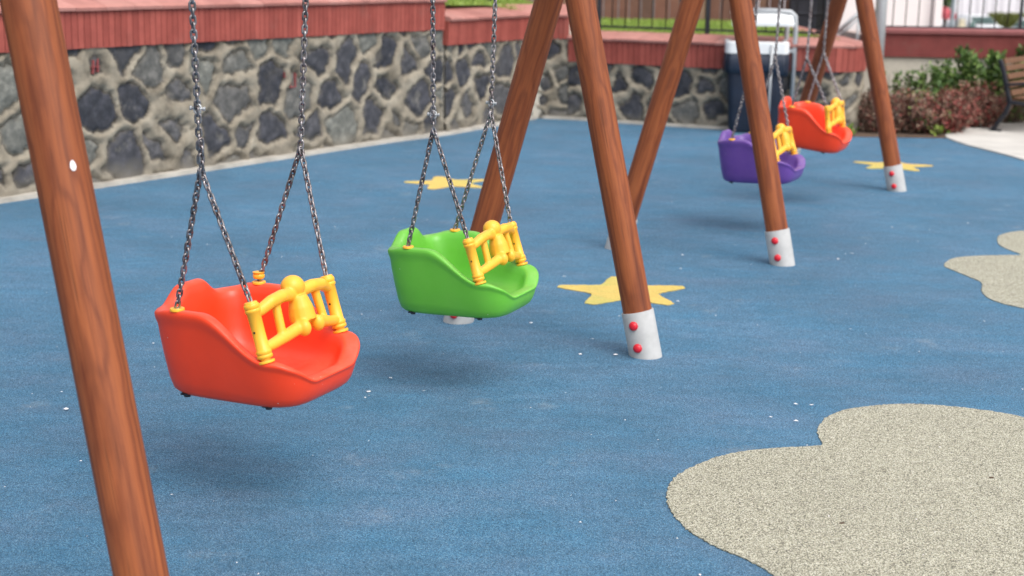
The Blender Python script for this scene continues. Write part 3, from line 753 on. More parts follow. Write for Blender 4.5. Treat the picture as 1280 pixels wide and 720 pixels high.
# ---------------------------------------------------------------- swing seat meshes (local: x forward, y lateral, z up)
def seat_mesh():
    N = 144; a0, b0 = .268, .226; n_ = 4.8; xo = -.003; ZB = -.026
    def rim(x, y):
        hs = .125+(.247-.125)*(1-sstep(-.065, .175, x)); hs -= .018*sstep(.2, .25, x); hs -= .015*sstep(-.17, -.25, x)
        if x < -.12: hs += .050*(1-sstep(.045, .135, abs(y)))*sstep(-.17, -.23, x)
        if x > .16:
            w_ = sstep(.095, .195, abs(y)); lip = .058; hs2 = lip+(hs-lip)*w_; k = sstep(.185, .238, x); hs = hs*(1-k)+hs2*k
        return hs
    def floor(x, y):
        return .030+.006*sstep(.08, .22, x)+.02*sstep(-.1, -.2, x)+.012*(abs(y)/.2)**2
    # (inset, kind, fraction)
    rings = [(.17, 'b', 0), (.09, 'b', 0), (.034, 'b', .0), (.020, 'p', .006), (.010, 'p', .016), (.005, 'p', .030), (.003, 'o', .55), (.003, 'o', .7), (.0045, 'o', .80), (.0050, 'o', .855), (.0010, 'o', .885),
             (0., 'o', .935), (.001, 'o', .972), (.006, 'o', .993), (.014, 'o', 1.), (.026, 'o', 1.), (.036, 'o', .992), (.043, 'i', .96), (.049, 'i', .89), (.055, 'i', .62), (.063, 'i', .32), (.073, 'i', .14), (.088, 'i', .04), (.108, 'i', 0.), (.14, 'i', 0), (.19, 'i', 0)]
    vv, ff = [], []
    for ins, kind, fr in rings:
        for k in range(N):
            ph = 2*math.pi*(k+.5)/N; c, s = math.cos(ph), math.sin(ph); q = (abs(c)**n_+abs(s)**n_)**(-1/n_)
            x0, y0 = a0*q*c, b0*q*s; x, y = (a0-ins)*q*c, (b0-ins*.985)*q*s
            # the sides lean in a little towards the front at the bottom
            h = rim(x0+xo, y0)
            if kind == 'b': z = ZB
            elif kind == 'p': z = ZB+fr
            elif kind == 'o': z = ZB+(h-ZB)*fr
            else:
                fl_ = floor(x+xo, y); z = fl_+max(.003, h-fl_)*fr
            if kind in 'bpo':      # the sides and back draw in towards the bottom
                q_ = 1-min(1, (z-ZB)/max(h-ZB, .08)); y *= 1-.13*q_; x += .030*q_*sstep(.05, -.2, x0)
                x -= .022*q_*sstep(.1, .25, x0)
            vv.append((x+xo, y, z))
    R_ = len(rings)
    for j in range(R_-1):
        for k in range(N): ff.append((j*N+k, j*N+(k+1) % N, (j+1)*N+(k+1) % N, (j+1)*N+k))
    ff.append(tuple(range(N))[::-1]); ff.append(tuple((R_-1)*N+k for k in range(N)))
    bm = bmesh.new(); vs = [bm.verts.new(v) for v in vv]
    for f in ff: bm.faces.new([vs[i] for i in f])
    for _ in range(3): bmesh.ops.smooth_vert(bm, verts=bm.verts, factor=.4, use_axis_x=True, use_axis_y=True, use_axis_z=True)
    bmesh.ops.recalc_face_normals(bm, faces=bm.faces)
    me = bpy.data.meshes.new('seat'); bm.to_mesh(me); bm.free()
    me.polygons.foreach_set('use_smooth', [True]*len(me.polygons)); return me
SEAT = seat_mesh()
PB, PT, PY = Vector((.159, 0, .128)), Vector((.113, 0, .292)), .197
def guard_mesh():
    bm = bmesh.new()
    for s in (-1, 1):
        y = PY*s; ax = PT-PB
        up0 = PB+ax*.80; lo0 = PB+ax*.20
        tube(bm, [(up0.x, y, up0.z), (up0.x+.004, y*.86, up0.z+.006), (up0.x+.014, y*.66, up0.z+.024), (up0.x+.016, y*.40, up0.z+.030), (up0.x+.008, y*.12, up0.z+.022)], [.0150, .0175, .0190, .0195, .020], 14)
        tube(bm, [(lo0.x, y, lo0.z), (lo0.x+.004, y*.8, lo0.z+.004), (lo0.x+.012, y*.5, lo0.z+.016), (lo0.x+.02, y*.2, lo0.z+.030)], [.0145, .0165, .0185, .0195], 14)
        ball(bm, (lo0.x+.034, .036*s, lo0.z+.028), .022, (1.0, .9, 1.15))
        a = Vector((up0.x+.01, y*.52, up0.z+.01)); b = Vector((lo0.x+.01, y*.56, lo0.z+.01)); tube(bm, [a, b], .0138, 12)
    c = (PB+PT)*.5
    ball(bm, (c.x+.010, 0, c.z+.010), .036, (.9, 1.05, 1.3)); tube(bm, [(c.x+.004, 0, c.z+.065), (c.x+.012, 0, c.z+.03), (c.x+.022, 0, c.z-.01)], [.026, .037, .040], 14)
    ball(bm, (PT.x+.010, 0, PT.z+.008), .0355, (1, 1.05, .95), 20, 14)
    me = bpy.data.meshes.new('g'); bm.to_mesh(me); bm.free()
    o = bpy.data.objects.new('g', me); C.objects.link(o)
    m = o.modifiers.new('r', 'REMESH'); m.mode = 'VOXEL'; m.voxel_size = .0032; m.use_smooth_shade = True
    m = o.modifiers.new('s', 'SMOOTH'); m.factor = .6; m.iterations = 5
    dg = bpy.context.evaluated_depsgraph_get(); me2 = bpy.data.meshes.new_from_object(o.evaluated_get(dg))
    bpy.data.objects.remove(o); me2.name = 'safety_guard'; me2.materials.clear(); me2.materials.append(M['yellow'])
    me2.polygons.foreach_set('use_smooth', [True]*len(me2.polygons)); return me2
GUARD = guard_mesh()
def post_mesh():
    L = (PT-PB).length; bm = bmesh.new(); r = .0195
    pr = [(.012, -.014), (.012, -.008), (.024, -.007), (.025, -.003), (.024, 0), (.014, .001), (.014, .005), (.0185, .006), (.0225, .008), (.023, .013), (.0225, .017), (.0205, .018), (.0225, .020), (.023, .026), (.0225, .029), (.0195, .031),
          (.0188, L*.5), (.0198, L-.031), (.0225, L-.029), (.023, L-.024), (.0225, L-.021), (.0205, L-.019), (.0225, L-.017), (.023, L-.009), (.0215, L-.005), (.0195, L-.0045), (.019, L), (.016, L+.002), (.007, L+.0025)]
    lathe(bm, pr, 28)
    x, y, z = frame((0, -1, 0)); lathe(bm, [(.0032, 0), (.0032, .001)], 12, c=(0, -.0190, L*.5), mat=Matrix((x, y, z)).transposed(), mi=1)
    me = bpy.data.meshes.new('guard_post'); bmesh.ops.recalc_face_normals(bm, faces=bm.faces); bm.to_mesh(me); bm.free()
    me.materials.append(M['yellow']); me.materials.append(M['black'])
    me.polygons.foreach_set('use_smooth', [True]*len(me.polygons)); me.set_sharp_from_angle(angle=R(60)); return me
POST = post_mesh()
def grommet_mesh():
    bm = bmesh.new(); lathe(bm, [(.021, -.004), (.0215, .002), (.020, .004), (.010, .0045), (.008, .003)], 24)
    me = bpy.data.meshes.new('chain_socket'); bmesh.ops.recalc_face_normals(bm, faces=bm.faces); bm.to_mesh(me); bm.free(); me.materials.append(M['yellow'])
    me.polygons.foreach_set('use_smooth', [True]*len(me.polygons)); me.set_sharp_from_angle(angle=R(45)); return me
GROM = grommet_mesh()
def clip_mesh():
    bm = bmesh.new(); lathe(bm, [(.010, -.007), (.011, -.003), (.011, .004), (.006, .006)], 6); box(bm, (-.008, 0, 0), (.022, .016, .005))
    me = bpy.data.meshes.new('underside_bolt'); bm.to_mesh(me); bm.free(); me.materials.append(M['dark_metal']); return me
CLIP = clip_mesh()
# chain link
def link_template(hs=.0064, ra=.0069, wr=.0035, seg=7, n=8):
    path = []
    for k in range(seg): a = math.pi*k/(seg-1); path.append((ra*math.cos(a), hs+ra*math.sin(a)))
    for k in range(seg): a = math.pi+math.pi*k/(seg-1); path.append((ra*math.cos(a), -hs+ra*math.sin(a)))
    bm = bmesh.new(); tube(bm, [(x, 0, z) for x, z in path], wr, n, closed=True)
    bm.verts.ensure_lookup_table(); v = np.array([q.co[:] for q in bm.verts]); f = np.array([[w.index for w in q.verts] for q in bm.faces]) if bm.verts.index_update() is None else None
    bm.free(); return v, f
LV, LF = link_template(); PITCHL = .0192
def chain(name, a, b, parent, seed=0, tw=0.):
    a, b = Vector(a), Vector(b); L = (b-a).length; n = max(2, int(round(L/PITCHL))); x, y, z = frame(b-a)
    r = random.Random(seed); vv, ff = [], []
    for k in range(n):
        c = a.lerp(b, (k+.5)/n); an = (math.pi/2)*(k % 2)+math.pi/4+r.uniform(-.18, .18)+tw*k
        X = x*math.cos(an)+y*math.sin(an); Y = z.cross(X)
        tilt = r.uniform(-.05, .05); Z = (z+X*tilt).normalized(); X = (X-Z*X.dot(Z)).normalized(); Y = Z.cross(X)
        Mx = np.array([X, Y, Z]); sc = L/n/PITCHL
        P = LV.copy(); P[:, 2] *= sc; P = P @ Mx+np.array(c); ff += (LF+len(vv)).tolist(); vv += P.tolist()
    return mesh_obj(name, (vv, ff), M['chain'], parent)
def shackle(p, parent, r=.011):
    bm = bmesh.new(); n = 14
    tube(bm, [(r*math.cos(a), 0, 1.3*r*math.sin(a)) for a in [2*math.pi*k/n for k in range(n)]], .0032, 8, closed=True)
    tube(bm, [(-.019, 0, 0), (.019, 0, .002)], .0038, 10); box(bm, (-.019, 0, 0), (.005, .011, .011)); box(bm, (.019, 0, .002), (.004, .010, .010))
    o = mesh_obj('shackle', bm, M['metal_grey'], parent, loc=p); o.rotation_euler = (0, .1, -.3+random.uniform(-.3, .3)); return o
def make_swing(label, t, k, z, yaw, pitch, sx, sc, mat, junc, tops, extra=False, shk=True, group=None):
    """junc/tops: (t, k, z) of near and far chain junctions / beam hangers"""
    pos = EYE+(bp(t, k, z)-EYE)*sc
    fw = V*math.cos(yaw)+U*math.sin(yaw); lt = U*math.cos(yaw)-V*math.sin(yaw)
    fz = Vector((0, 0, 1)); cpz, spz = math.cos(pitch), math.sin(pitch)
    X = fw*cpz-fz*spz; Z = fw*spz+fz*cpz
    Mx = Matrix((X, lt, Z)).transposed() @ Matrix.Diagonal((sx, 1, 1)) * 1.
    root = thing('toddler_swing', label, 'swing', pos, 0, group)
    B = (Mx*sc).to_4x4()
    me = SEAT.copy(); me.materials.append(M[mat]); s = bpy.data.objects.new('seat', me); link(s, root); s.matrix_basis = B
    for bx_ in (-.15, .14):
        for sg in (-1, 1):
            cl = bpy.data.objects.new('underside_bolt', CLIP); link(cl, root); cl.matrix_basis = B @ Matrix.Translation((bx_, .165*sg, -.0205))
    g = bpy.data.objects.new('safety_guard', GUARD); link(g, root); g.matrix_basis = B
    ax = (PT-PB).normalized()
    for sg in (-1, 1):
        p = bpy.data.objects.new('guard_post', POST); link(p, g)
        zz = ax; yy = Vector((0, 1, 0)); xx = yy.cross(zz)
        p.matrix_basis = Matrix.Translation(Vector((PB.x, PY*sg, PB.z))) @ Matrix((xx, yy, zz)).transposed().to_4x4()
        q = bpy.data.objects.new('chain_socket', GROM); link(q, root); q.matrix_basis = B @ Matrix.Translation((-.141, .203*sg, .2475))
    if extra:
        bm = bmesh.new(); lathe(bm, [(.008, .012), (.016, .013), (.0185, .017), (.0185, .024), (.016, .028), (.0185, .030), (.019, .034), (.006, .036)], 22)
        cc = mesh_obj('chain_collar', bm, M['yellow'], root); cc.matrix_basis = B @ Matrix.Translation((-.141, .203, .2475)); sharp(cc, 45)
    W = lambda x, y, z_: B @ Vector((x, y, z_))
    for i, sg in enumerate((-1, 1)):
        J = EYE+(bp(*junc[i])-EYE)*sc-pos; T0 = bp(*tops[i])-pos
        # carry the hanger up to the beam
        chain('upper_chain', T0, J, root, seed=i+int(t*10), tw=.02)
        chain('lower_chain', J, W(-.141, .203*sg, .252), root, seed=5+i, tw=.01)
        chain('lower_chain', J, W(PT.x, PY*sg, PT.z+.002), root, seed=9+i, tw=-.01)
        if shk:
            d_ = (T0-J).normalized(); shackle(J+d_*(.05 if i == 0 else .035), root)
        if extra and i == 0:
            d_ = (T0-J).normalized(); sh = shackle(J+d_*.17, root, .010)
            off_ = V*.012-U*.008
            chain('slack_chain', J+d_*.085+off_, J-d_*.02+off_*.8, root, 77)
        # hanger bracket under the beam
        bm = bmesh.new(); n = 14; r_ = .02
        tube(bm, [(r_*math.cos(a), 0, r_*math.sin(a)) for a in [2*math.pi*q/n for q in range(n)]], .005, 8, closed=True); tube(bm, [(0, 0, r_), (0, 0, .06)], .008, 10)
        mesh_obj('hanger', bm, M['metal_grey'], root, loc=T0+Vector((0, 0, .012)))
    return root
def top_of(jt, x0, zc=HB+.04):
    """beam point whose chain passes x0 at the frame's top edge"""
    J = jt; best = None
    for i in range(400):
        tt = J[3]-.8+i*.004; T_ = bp(tt, 0, zc); a, b = proj(T_), proj(J[4]); x = a[0]+(b[0]-a[0])*(0-a[1])/(b[1]-a[1])
        if best is None or abs(x-x0) < best[0]: best = (abs(x-x0), tt)
    return (best[1], 0, zc)
def swing(label, t, k, z, yaw, pitch, sx, sc, mat, junc, x0s, **kw):
    tops = []
    for j, x0 in zip(junc, x0s):
        P = EYE+(bp(*j)-EYE)*sc; tops.append(top_of((0, 0, 0, P.dot(U), P), x0))
    print(label[:20], 'tops', [round(q[0], 2) for q in tops], 'junc t', [round((EYE+(bp(*j)-EYE)*sc).dot(U), 2) for j in junc])
    return make_swing(label, t, k, z, yaw, pitch, sx, sc, mat, junc, tops, **kw)
GS = 'toddler swings with yellow safety guards'
swing('near bright orange toddler swing with yellow guard, first from the left', 3.385, -.015, .353, .019, -.015, 1, 1, 'orange', [(3.150, -.03, 1.02), (3.62, -.02, 1.03)], (240, 382), extra=True, shk=False, group=GS)
swing('bright green toddler swing with yellow guard, hanging beside the leg of the nearer frame', 4.892, -.123, .270, .037, -.037, 1, .95, 'green', [(4.657, -.14, .98), (5.127, -.14, 1.0)], (541, 619), group=GS)
swing('purple toddler swing with yellow guard, half hidden behind a timber leg', 8.616, -.028, .307, -.001, -.033, .93, .98, 'purple', [(8.38, -.05, 1.04), (8.85, -.05, 1.03)], (946, 975), shk=False, group=GS)
swing('farthest toddler swing, orange with its front tipped down, hanging behind the purple one', 9.619, .017, .411, .003, .12, .9, 1, 'orange', [(9.384, .01, 1.0), (9.854, 0, 1.01)], (1014.5, 1035), shk=False, group=GS)

# ---------------------------------------------------------------- litter bin
bc = gnd(944, 163); bc = Vector((bc.x, bc.y-.05, 0))
lb = thing('litter_bin', 'dark blue litter bin with white hood in a grey tube frame, by the stone wall', 'bin', bc, R(-6))
def rrect(hx, hy, r=.05, n=5):
    out = []
    for sx, sy, a0 in ((1, 1, 0), (-1, 1, 90), (-1, -1, 180), (1, -1, 270)):
        for k in range(n+1):
            a = R(a0+90*k/n); out.append((sx*(hx-r)+r*math.cos(a), sy*(hy-r)+r*math.sin(a)))
    return out
def loft(bm, secs):
    rings = [[bm.verts.new((x, y, z)) for x, y in rrect(hx, hy, r)] for hx, hy, r, z in secs]
    n = len(rings[0])
    for a, b in zip(rings, rings[1:]):
        for k in range(n): bm.faces.new((a[k], a[(k+1) % n], b[(k+1) % n], b[k]))
    bm.faces.new(rings[0][::-1]); bm.faces.new(rings[-1])
bm = bmesh.new(); loft(bm, [(.20, .17, .05, .01), (.215, .18, .05, .04), (.25, .205, .05, .70), (.25, .205, .05, .72), (.235, .19, .05, .72), (.22, .17, .05, .30)])
sharp(mesh_obj('body', bm, M['bin_blue'], lb))
bm = bmesh.new(); loft(bm, [(.262, .217, .055, .715), (.272, .227, .055, .72), (.272, .227, .055, .815), (.262, .217, .05, .825), (.235, .19, .05, .825), (.235, .19, .05, .76)])
sharp(mesh_obj('rim', bm, M['white_pl'], lb))
bm = bmesh.new()
secs = []
NN = 56
rings = []
for j, (z, o) in enumerate(((.722, .004), (.70, .016), (.64, .024), (.58, .026), (.54, .014), (.535, .006))):
    ring = []
    for i, (x, y) in enumerate(smooth_closed(rrect(.255, .21, .05, 3), 3)):
        w_ = .022*mnoise.noise(Vector((x*14, y*14, z*5)))+o; l = math.hypot(x, y); ring.append(bm.verts.new((x*(1+w_/l), y*(1+w_/l), z+.035*mnoise.noise(Vector((x*8, y*8, 3)))*(1 if j > 2 else 0))))
    rings.append(ring)
for a, b in zip(rings, rings[1:]):
    for k in range(len(a)): bm.faces.new((a[k], a[(k+1) % len(a)], b[(k+1) % len(a)], b[k]))
mesh_obj('liner_bag', bm, M['bag'], lb)
bm = bmesh.new(); n = 14; hood = []
for side in (-.215, .215):
    for off_ in (0, .016):
        hood.append([])
P_ = []
for i in range(n+1):
    f_ = i/n; y = -.24+.5*f_; z = .975+.10*math.sin(f_*2.0)+.02; P_.append((y, z))
rows = []
for x in (-.26, -.25, .17, .18, .27):
    rows.append([bm.verts.new((x, y, z-(.012 if abs(x) > .255 else 0))) for y, z in P_]+[bm.verts.new((x, y, z-.03)) for y, z in P_[::-1]])
for a, b in zip(rows, rows[1:]):
    m = len(a)
    for k in range(m): bm.faces.new((a[k], a[(k+1) % m], b[(k+1) % m], b[k]))
bm.faces.new(rows[0][::-1]); bm.faces.new(rows[-1])
hood = mesh_obj('hood', bm, M['white_pl'], lb); sharp(hood, 40); hood.location.x = .03
for yy, xx in ((-.02, .33), (.16, .27)):
    bm = bmesh.new()
    tube(bm, [(xx, yy, 0), (xx, yy, .94), (xx-.01, yy, 1.05), (xx-.05, yy, 1.085), (xx-.12, yy, 1.09), (xx-.45, yy, 1.09)], .021, 12); mesh_obj('frame_tube', bm, M['metal_grey'], lb)
bm = bmesh.new(); tube(bm, [(.12, -.235, 0), (.12, -.235, .8)], .012, 10); mesh_obj('frame_tube', bm, M['metal_grey'], lb)
for z in (.74,):
    bm = bmesh.new(); box(bm, (.29, .07, z), (.08, .22, .03)); mesh_obj('bracket', bm, M['metal_grey'], lb, smooth=False)

lb.scale = (1.1, 1.1, 1.06); lb.location.x -= .04
# ---------------------------------------------------------------- bench
foot = gnd(1237, 165)
be = thing('park_bench', 'park bench with brown wooden slats and dark cast iron ends on the pale pad', 'bench', (foot.x+.05, foot.y, .012), R(-38))
# local: +x forward (seat side), +y along the length away
def side(y0):
    bm = bmesh.new()
    def flatbar(pts, w=.035, th=.05):
        for (a, b) in zip(pts, pts[1:]):
            a_, b_ = Vector((a[0], 0, a[1])), Vector((b[0], 0, b[1])); d_ = b_-a_; an = math.atan2(d_.x, d_.z)
            box(bm, (a_+b_)*.5, (th if 0 else w, .045, d_.length+w*.5), Matrix.Rotation(an, 3, 'Y'))
    flatbar([(-.02, .012), (.03, .10), (.10, .20), (.13, .30), (.115, .36)], .045)
    flatbar([(.12, .33), (.085, .46), (.05, .58), (.01, .70), (-.01, .735)], .042)
    flatbar([(.12, .315), (.3, .30), (.48, .315)], .035)
    flatbar([(.48, .32), (.50, .18), (.47, .08), (.52, .012)], .04)
    flatbar([(.075, .49), (.25, .51), (.44, .50), (.49, .46), (.49, .32)], .03)
    flatbar([(-.05, .006), (.06, .006)], .03); flatbar([(.47, .006), (.58, .006)], .03)
    o = mesh_obj('iron_end', bm, M['dark_metal'], be, smooth=False); o.location.y = y0; bevel(o, .008); return o
side(0); side(1.5); be.scale = (.95, .95, .94)
for (x, z, an) in ((.112, .40, .28), (.088, .485, .28), (.062, .57, .28), (.034, .655, .28), (.012, .725, .28)):
    bm = bmesh.new(); box(bm, (0, .775, 0), (.022, 1.40, .062)); o = mesh_obj('back_slat', bm, M['slat'], be, smooth=False, loc=(x-.005, 0, z)); o.rotation_euler = (0, -an, 0); bevel(o, .004)
for x in (.16, .235, .31, .385, .46):
    bm = bmesh.new(); box(bm, (0, .775, 0), (.062, 1.40, .024)); o = mesh_obj('seat_slat', bm, M['slat'], be, smooth=False, loc=(x, 0, .345)); bevel(o, .004)

# ---------------------------------------------------------------- street far beyond the railing
SZ = -2.5
def car(label, x, y, rz, group):
    t = thing('parked_car', label, 'car', (x, y, SZ), rz, group)
    # side profile (y forward = towards camera is -y after rotation), lofted across the width
    prof = [(-2.05, .35), (-2.1, .62), (-2.02, .82), (-1.2, .93), (-.55, 1.38), (.1, 1.47), (.9, 1.45), (1.6, 1.1), (2.0, 1.0), (2.08, .7), (2.05, .35)]
    bm = bmesh.new(); rows = []
    for xx, k in ((-.86, .0), (-.84, .35), (-.62, 1), (0, 1.02), (.62, 1), (.84, .35), (.86, .0)):
        row = []
        for (yy, zz) in prof:
            z_ = zz if zz < .95 else .93+(zz-.93)*k
            row.append(bm.verts.new((xx, yy*(.97 if abs(xx) > .8 else 1), z_)))
        rows.append(row)
    for a, b in zip(rows, rows[1:]):
        m = len(a)
        for k in range(m): bm.faces.new((a[k], a[(k+1) % m], b[(k+1) % m], b[k]))
    bm.faces.new(rows[0][::-1]); bm.faces.new(rows[-1])
    bevel(mesh_obj('body', bm, M['car_white'], t), .03, 3)
    bm = bmesh.new(); v_ = [bm.verts.new(q) for q in ((-.70, -1.12, .975), (.70, -1.12, .975), (.58, -.60, 1.36), (-.58, -.60, 1.36))]; bm.faces.new(v_)
    bmesh.ops.solidify(bm, geom=bm.faces[:], thickness=.04); mesh_obj('windscreen', bm, M['glass'], t, smooth=False, loc=(0, -.035, .02))
    for s in (-1, 1):
        bm = bmesh.new(); v_ = [bm.verts.new((s*.80, a, b)) for a, b in ((-.95, .98), (1.3, 1.0), (.9, 1.3), (-.45, 1.32))]
        for w_ in v_[2:]: w_.co.x = s*.70
        bm.faces.new(v_); bmesh.ops.solidify(bm, geom=bm.faces[:], thickness=.03); mesh_obj('side_window', bm, M['glass'], t, smooth=False)
        bm = bmesh.new(); ball(bm, (s*.62, -2.05, .68), .12, (1.3, .4, .8)); mesh_obj('headlight', bm, M['white_pl'], t)
        for yy in (-1.3, 1.3):
            bm = bmesh.new(); x_, y_, z_ = frame((1, 0, 0)); lathe(bm, [(.30, -.1), (.32, -.06), (.32, .06), (.30, .1)], 20, c=(s*.80, yy, .32), mat=Matrix((x_, y_, z_)).transposed()); mesh_obj('wheel', bm, M['tyre'], t)
    bm = bmesh.new(); box(bm, (0, -2.09, .58), (.9, .04, .12)); mesh_obj('grille', bm, M['scooter'], t, smooth=False)
    return t
p = atY(1219, 30, 82); car('white car parked nose on beyond the railing, with a dark scooter before it', p.x, 82, R(8), 'cars parked on the far street')
p = atY(1292, 30, 78); car('white car at the right edge of the picture, parked beyond the railing', p.x, 78, R(-35), 'cars parked on the far street')
p = atY(1211, 30, 75); sc_ = thing('parked_scooter', 'dark motor scooter parked in front of the white car', 'scooter', (p.x, 75, SZ), R(5))
for yy in (-.6, .6):
    bm = bmesh.new(); x_, y_, z_ = frame((1, 0, 0)); lathe(bm, [(.2, -.05), (.24, -.03), (.24, .03), (.2, .05)], 18, c=(0, yy, .24), mat=Matrix((x_, y_, z_)).transposed()); mesh_obj('wheel', bm, M['tyre'], sc_)
bm = bmesh.new(); tube(bm, [(0, -.62, .3), (0, -.45, .7), (0, -.40, 1.05)], [.08, .17, .14], 12); ball(bm, (0, -.45, .8), .24, (1, .5, 1.4)); tube(bm, [(0, -.4, .35), (0, .1, .35), (0, .35, .6), (0, .75, .7)], [.15, .16, .2, .14], 12); mesh_obj('body', bm, M['scooter'], sc_)
bm = bmesh.new(); tube(bm, [(-.36, -.3, 1.1), (0, -.42, 1.06), (.36, -.3, 1.1)], .03, 8); ball(bm, (-.36, -.33, 1.28), .07); ball(bm, (.36, -.33, 1.28), .07); mesh_obj('handlebar', bm, M['scooter'], sc_)
bm = bmesh.new(); ball(bm, (0, -.5, 1.15), .16, (1, .3, 1.6)); mesh_obj('windshield', bm, M['glass'], sc_)
bm = bmesh.new(); box(bm, (0, .35, .8), (.28, .7, .12)); bevel(mesh_obj('seat', bm, M['tyre'], sc_, smooth=False), .03)
p = atY(1181, 20, 62); ps = thing('parasol', 'faded red and pink market parasol beyond the railing, beside the pale wall', 'parasol', (p.x-.35, 62, SZ))
zt = atY(1181, 6, 62).z-SZ
bm = bmesh.new(); rings = []
for r_, z_ in ((.05, zt), (.45, zt-.12), (.85, zt-.38), (.87, zt-.55)):
    rings.append([bm.verts.new((r_*math.cos(6.283*k/8), r_*math.sin(6.283*k/8), z_-(.05 if r_ > .8 and k % 2 else 0))) for k in range(8)])
for a, b in zip(rings, rings[1:]):
    for k in range(8): bm.faces.new((a[k], a[(k+1) % 8], b[(k+1) % 8], b[k]))
bm.faces.new(rings[0]); bmesh.ops.solidify(bm, geom=bm.faces[:], thickness=.015)
mesh_obj('canopy', bm, M['pink_canvas'], ps, smooth=False)
bm = bmesh.new(); tube(bm, [(0, 0, 0), (0, 0, zt)], .03, 8); mesh_obj('pole', bm, M['metal_grey'], ps)
bm = bmesh.new(); lathe(bm, [(.3, 0), (.3, .08), (.05, .1)], 16); mesh_obj('base', bm, M['metal_grey'], ps)
p = atY(1190.5, 20, 30); bm = bmesh.new(); lathe(bm, [(.06, 0), (.045, .4), (.04, 5.4), (.06, 5.42), (.03, 5.5)], 12)
tag(mesh_obj('street_pole', bm, plain('pole_bluegrey', (.45, .52, .56), .5, .2), loc=(p.x, 30, SZ)), 'slim blue grey pole on the street beside the red parasol', 'pole')
p = atY(1202, 36, 72); bm = bmesh.new(); box(bm, (0, 0, .55), (.42, .5, 1.1)); box(bm, (0, 0, 1.16), (.5, .58, .1)); box(bm, (0, .0, 1.4), (.30, .3, .36))
tag(bevel(mesh_obj('roadside_stall', bm, M['cream'], smooth=False, loc=(p.x-.02, 72, SZ)), .03), 'small cream stall box by the kerb between the pole and the dark scooter', 'stall')
# clipped hedge and white ribbed building
a, c = atY(1236, 20, 96), atY(1282, 20, 96)
h_ = thing('clipped_hedge', 'clipped olive green hedge in front of the white building, right of the white car', 'hedge', ((a.x+c.x)/2, 96, SZ))
Lh = c.x-a.x
def gen():
    return (random.uniform(-Lh/2, Lh/2), random.uniform(-.4, .4), random.uniform(.1, 1.1)), (0, 0, .2)
leaves('foliage', M['hedge_olive'], h_, None, 3500, .16, gen)
bm = bmesh.new(); tube(bm, [(-Lh/2, 0, .1), (Lh/2, 0, .1)], .05, 6); tube(bm, [(-.5, 0, 0), (-.45, 0, .9)], .05, 6); mesh_obj('stems', bm, M['stem'], h_)
b_ = thing('building', 'large pale lilac white ribbed building closing the street behind the cars', 'building', (34, 106, SZ))
bm = bmesh.new(); box(bm, (0, 0, 4), (34, 6, 8)); mesh_obj('wall', bm, plain('lilac_white', (.80, .78, .82), .7, 0, .04, .5), b_, smooth=False)
bm = bmesh.new()
for k in range(60): box(bm, (-16.6+k*.565, -3.03, 4), (.12, .06, 7.8))
mesh_obj('ribs', bm, plain('lilac_rib', (.70, .68, .72), .7, 0, .04, .5), b_, smooth=False)
bm = bmesh.new(); box(bm, (0, 0, 8.15), (34.6, 6.6, .3)); mesh_obj('roof', bm, M['metal_grey'], b_, smooth=False)
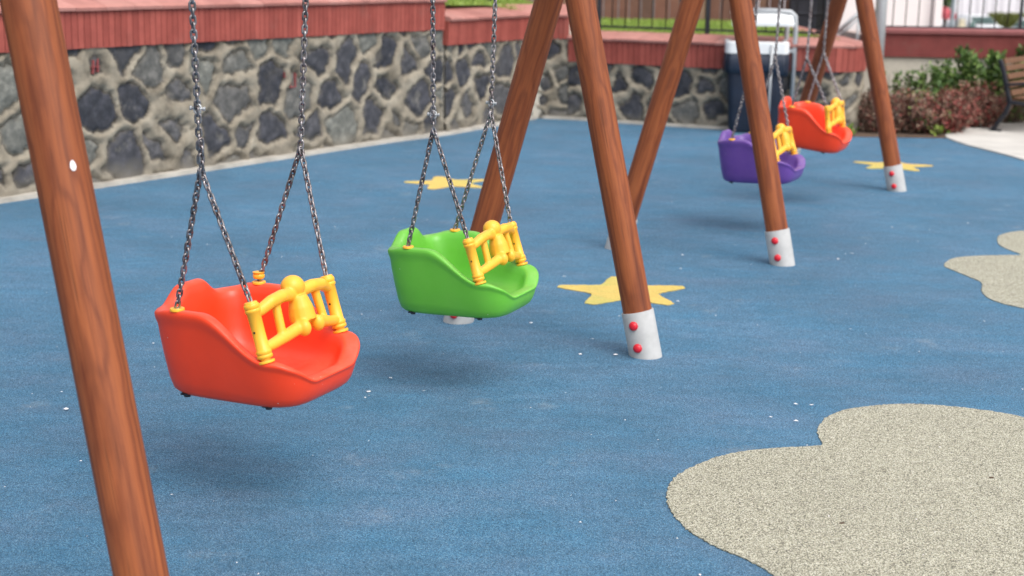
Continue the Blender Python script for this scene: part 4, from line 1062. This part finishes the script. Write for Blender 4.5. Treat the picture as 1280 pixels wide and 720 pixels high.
# dark tree between wall and building
p = atY(1183, 4, 90); tr = thing('tree', 'dark green tree glimpsed above the red parasol', 'tree', (p.x, 90, SZ))
bm = bmesh.new(); tube(bm, [(0, 0, 0), (.05, 0, 1.2), (0, .05, 2.6)], [.12, .09, .05], 8)
for k in range(6): a = k*1.05; tube(bm, [(0, 0, 1.3+.15*k), (.5*math.cos(a), .5*math.sin(a), 2.0+.2*k)], [.04, .015], 6)
mesh_obj('trunk', bm, M['stem'], tr)
def gen():
    while 1:
        q = Vector((random.uniform(-1, 1), random.uniform(-1, 1), random.uniform(-1, 1)))
        if q.length < 1 and mnoise.noise(q*2.2) > -.15: break
    return (q.x*.8, q.y*.8, 2.6+q.z*1.1), (0, 0, .2)
leaves('crown', M['green_leaf'], tr, None, 2500, .14, gen)

# ---------------------------------------------------------------- camera, light, world
cam = bpy.data.cameras.new('camera'); co = bpy.data.objects.new('camera', cam); C.objects.link(co)
Xh = Vector((1, 0, 0)); Zc = Vector((0, sp, cp)); Yc = Vector((0, cp, -sp))
Rt = Xh*cr+Zc*sr; Up = -Xh*sr+Zc*cr
co.matrix_world = Matrix.Translation(EYE) @ Matrix((Rt, Up, -Yc)).transposed().to_4x4()
cam.sensor_width = 36; cam.lens = F/1280*36; cam.clip_end = 1500; cam.clip_start = .05
cam.dof.use_dof = True; cam.dof.focus_distance = 4.6; cam.dof.aperture_fstop = 2.9; cam.dof.aperture_blades = 7
scene.camera = co
SE, SA = R(55), R(140)     # sun height and compass (from +Y clockwise)
w = bpy.data.worlds.new('World'); scene.world = w; w.use_nodes = True; nt = w.node_tree
sky = nt.nodes.new('ShaderNodeTexSky'); sky.sky_type = 'NISHITA'; sky.sun_disc = False
sky.sun_elevation = SE; sky.sun_rotation = SA; sky.air_density = 1.; sky.dust_density = 6.; sky.ozone_density = 1.
bg = nt.nodes['Background']; bg.inputs['Strength'].default_value = .15
# overcast: the cloud cover takes most of the blue out of the sky light
hs = nt.nodes.new('ShaderNodeHueSaturation'); hs.inputs['Saturation'].default_value = .35
nt.links.new(sky.outputs[0], hs.inputs['Color']); nt.links.new(hs.outputs[0], bg.inputs[0])
sun = bpy.data.lights.new('sun', 'SUN'); sun.energy = .5; sun.angle = R(130); sun.color = (1, .96, .9)
so = bpy.data.objects.new('sun', sun); C.objects.link(so)
dirv = Vector((math.sin(SA)*math.cos(SE), math.cos(SA)*math.cos(SE), math.sin(SE)))
so.rotation_euler = dirv.to_track_quat('Z', 'Y').to_euler()
scene.view_settings.view_transform = 'Standard'; scene.view_settings.look = 'None'; scene.view_settings.gamma = 1; scene.view_settings.exposure = .64
scene.render.engine = 'CYCLES'; scene.render.resolution_x = 1024; scene.render.resolution_y = 576
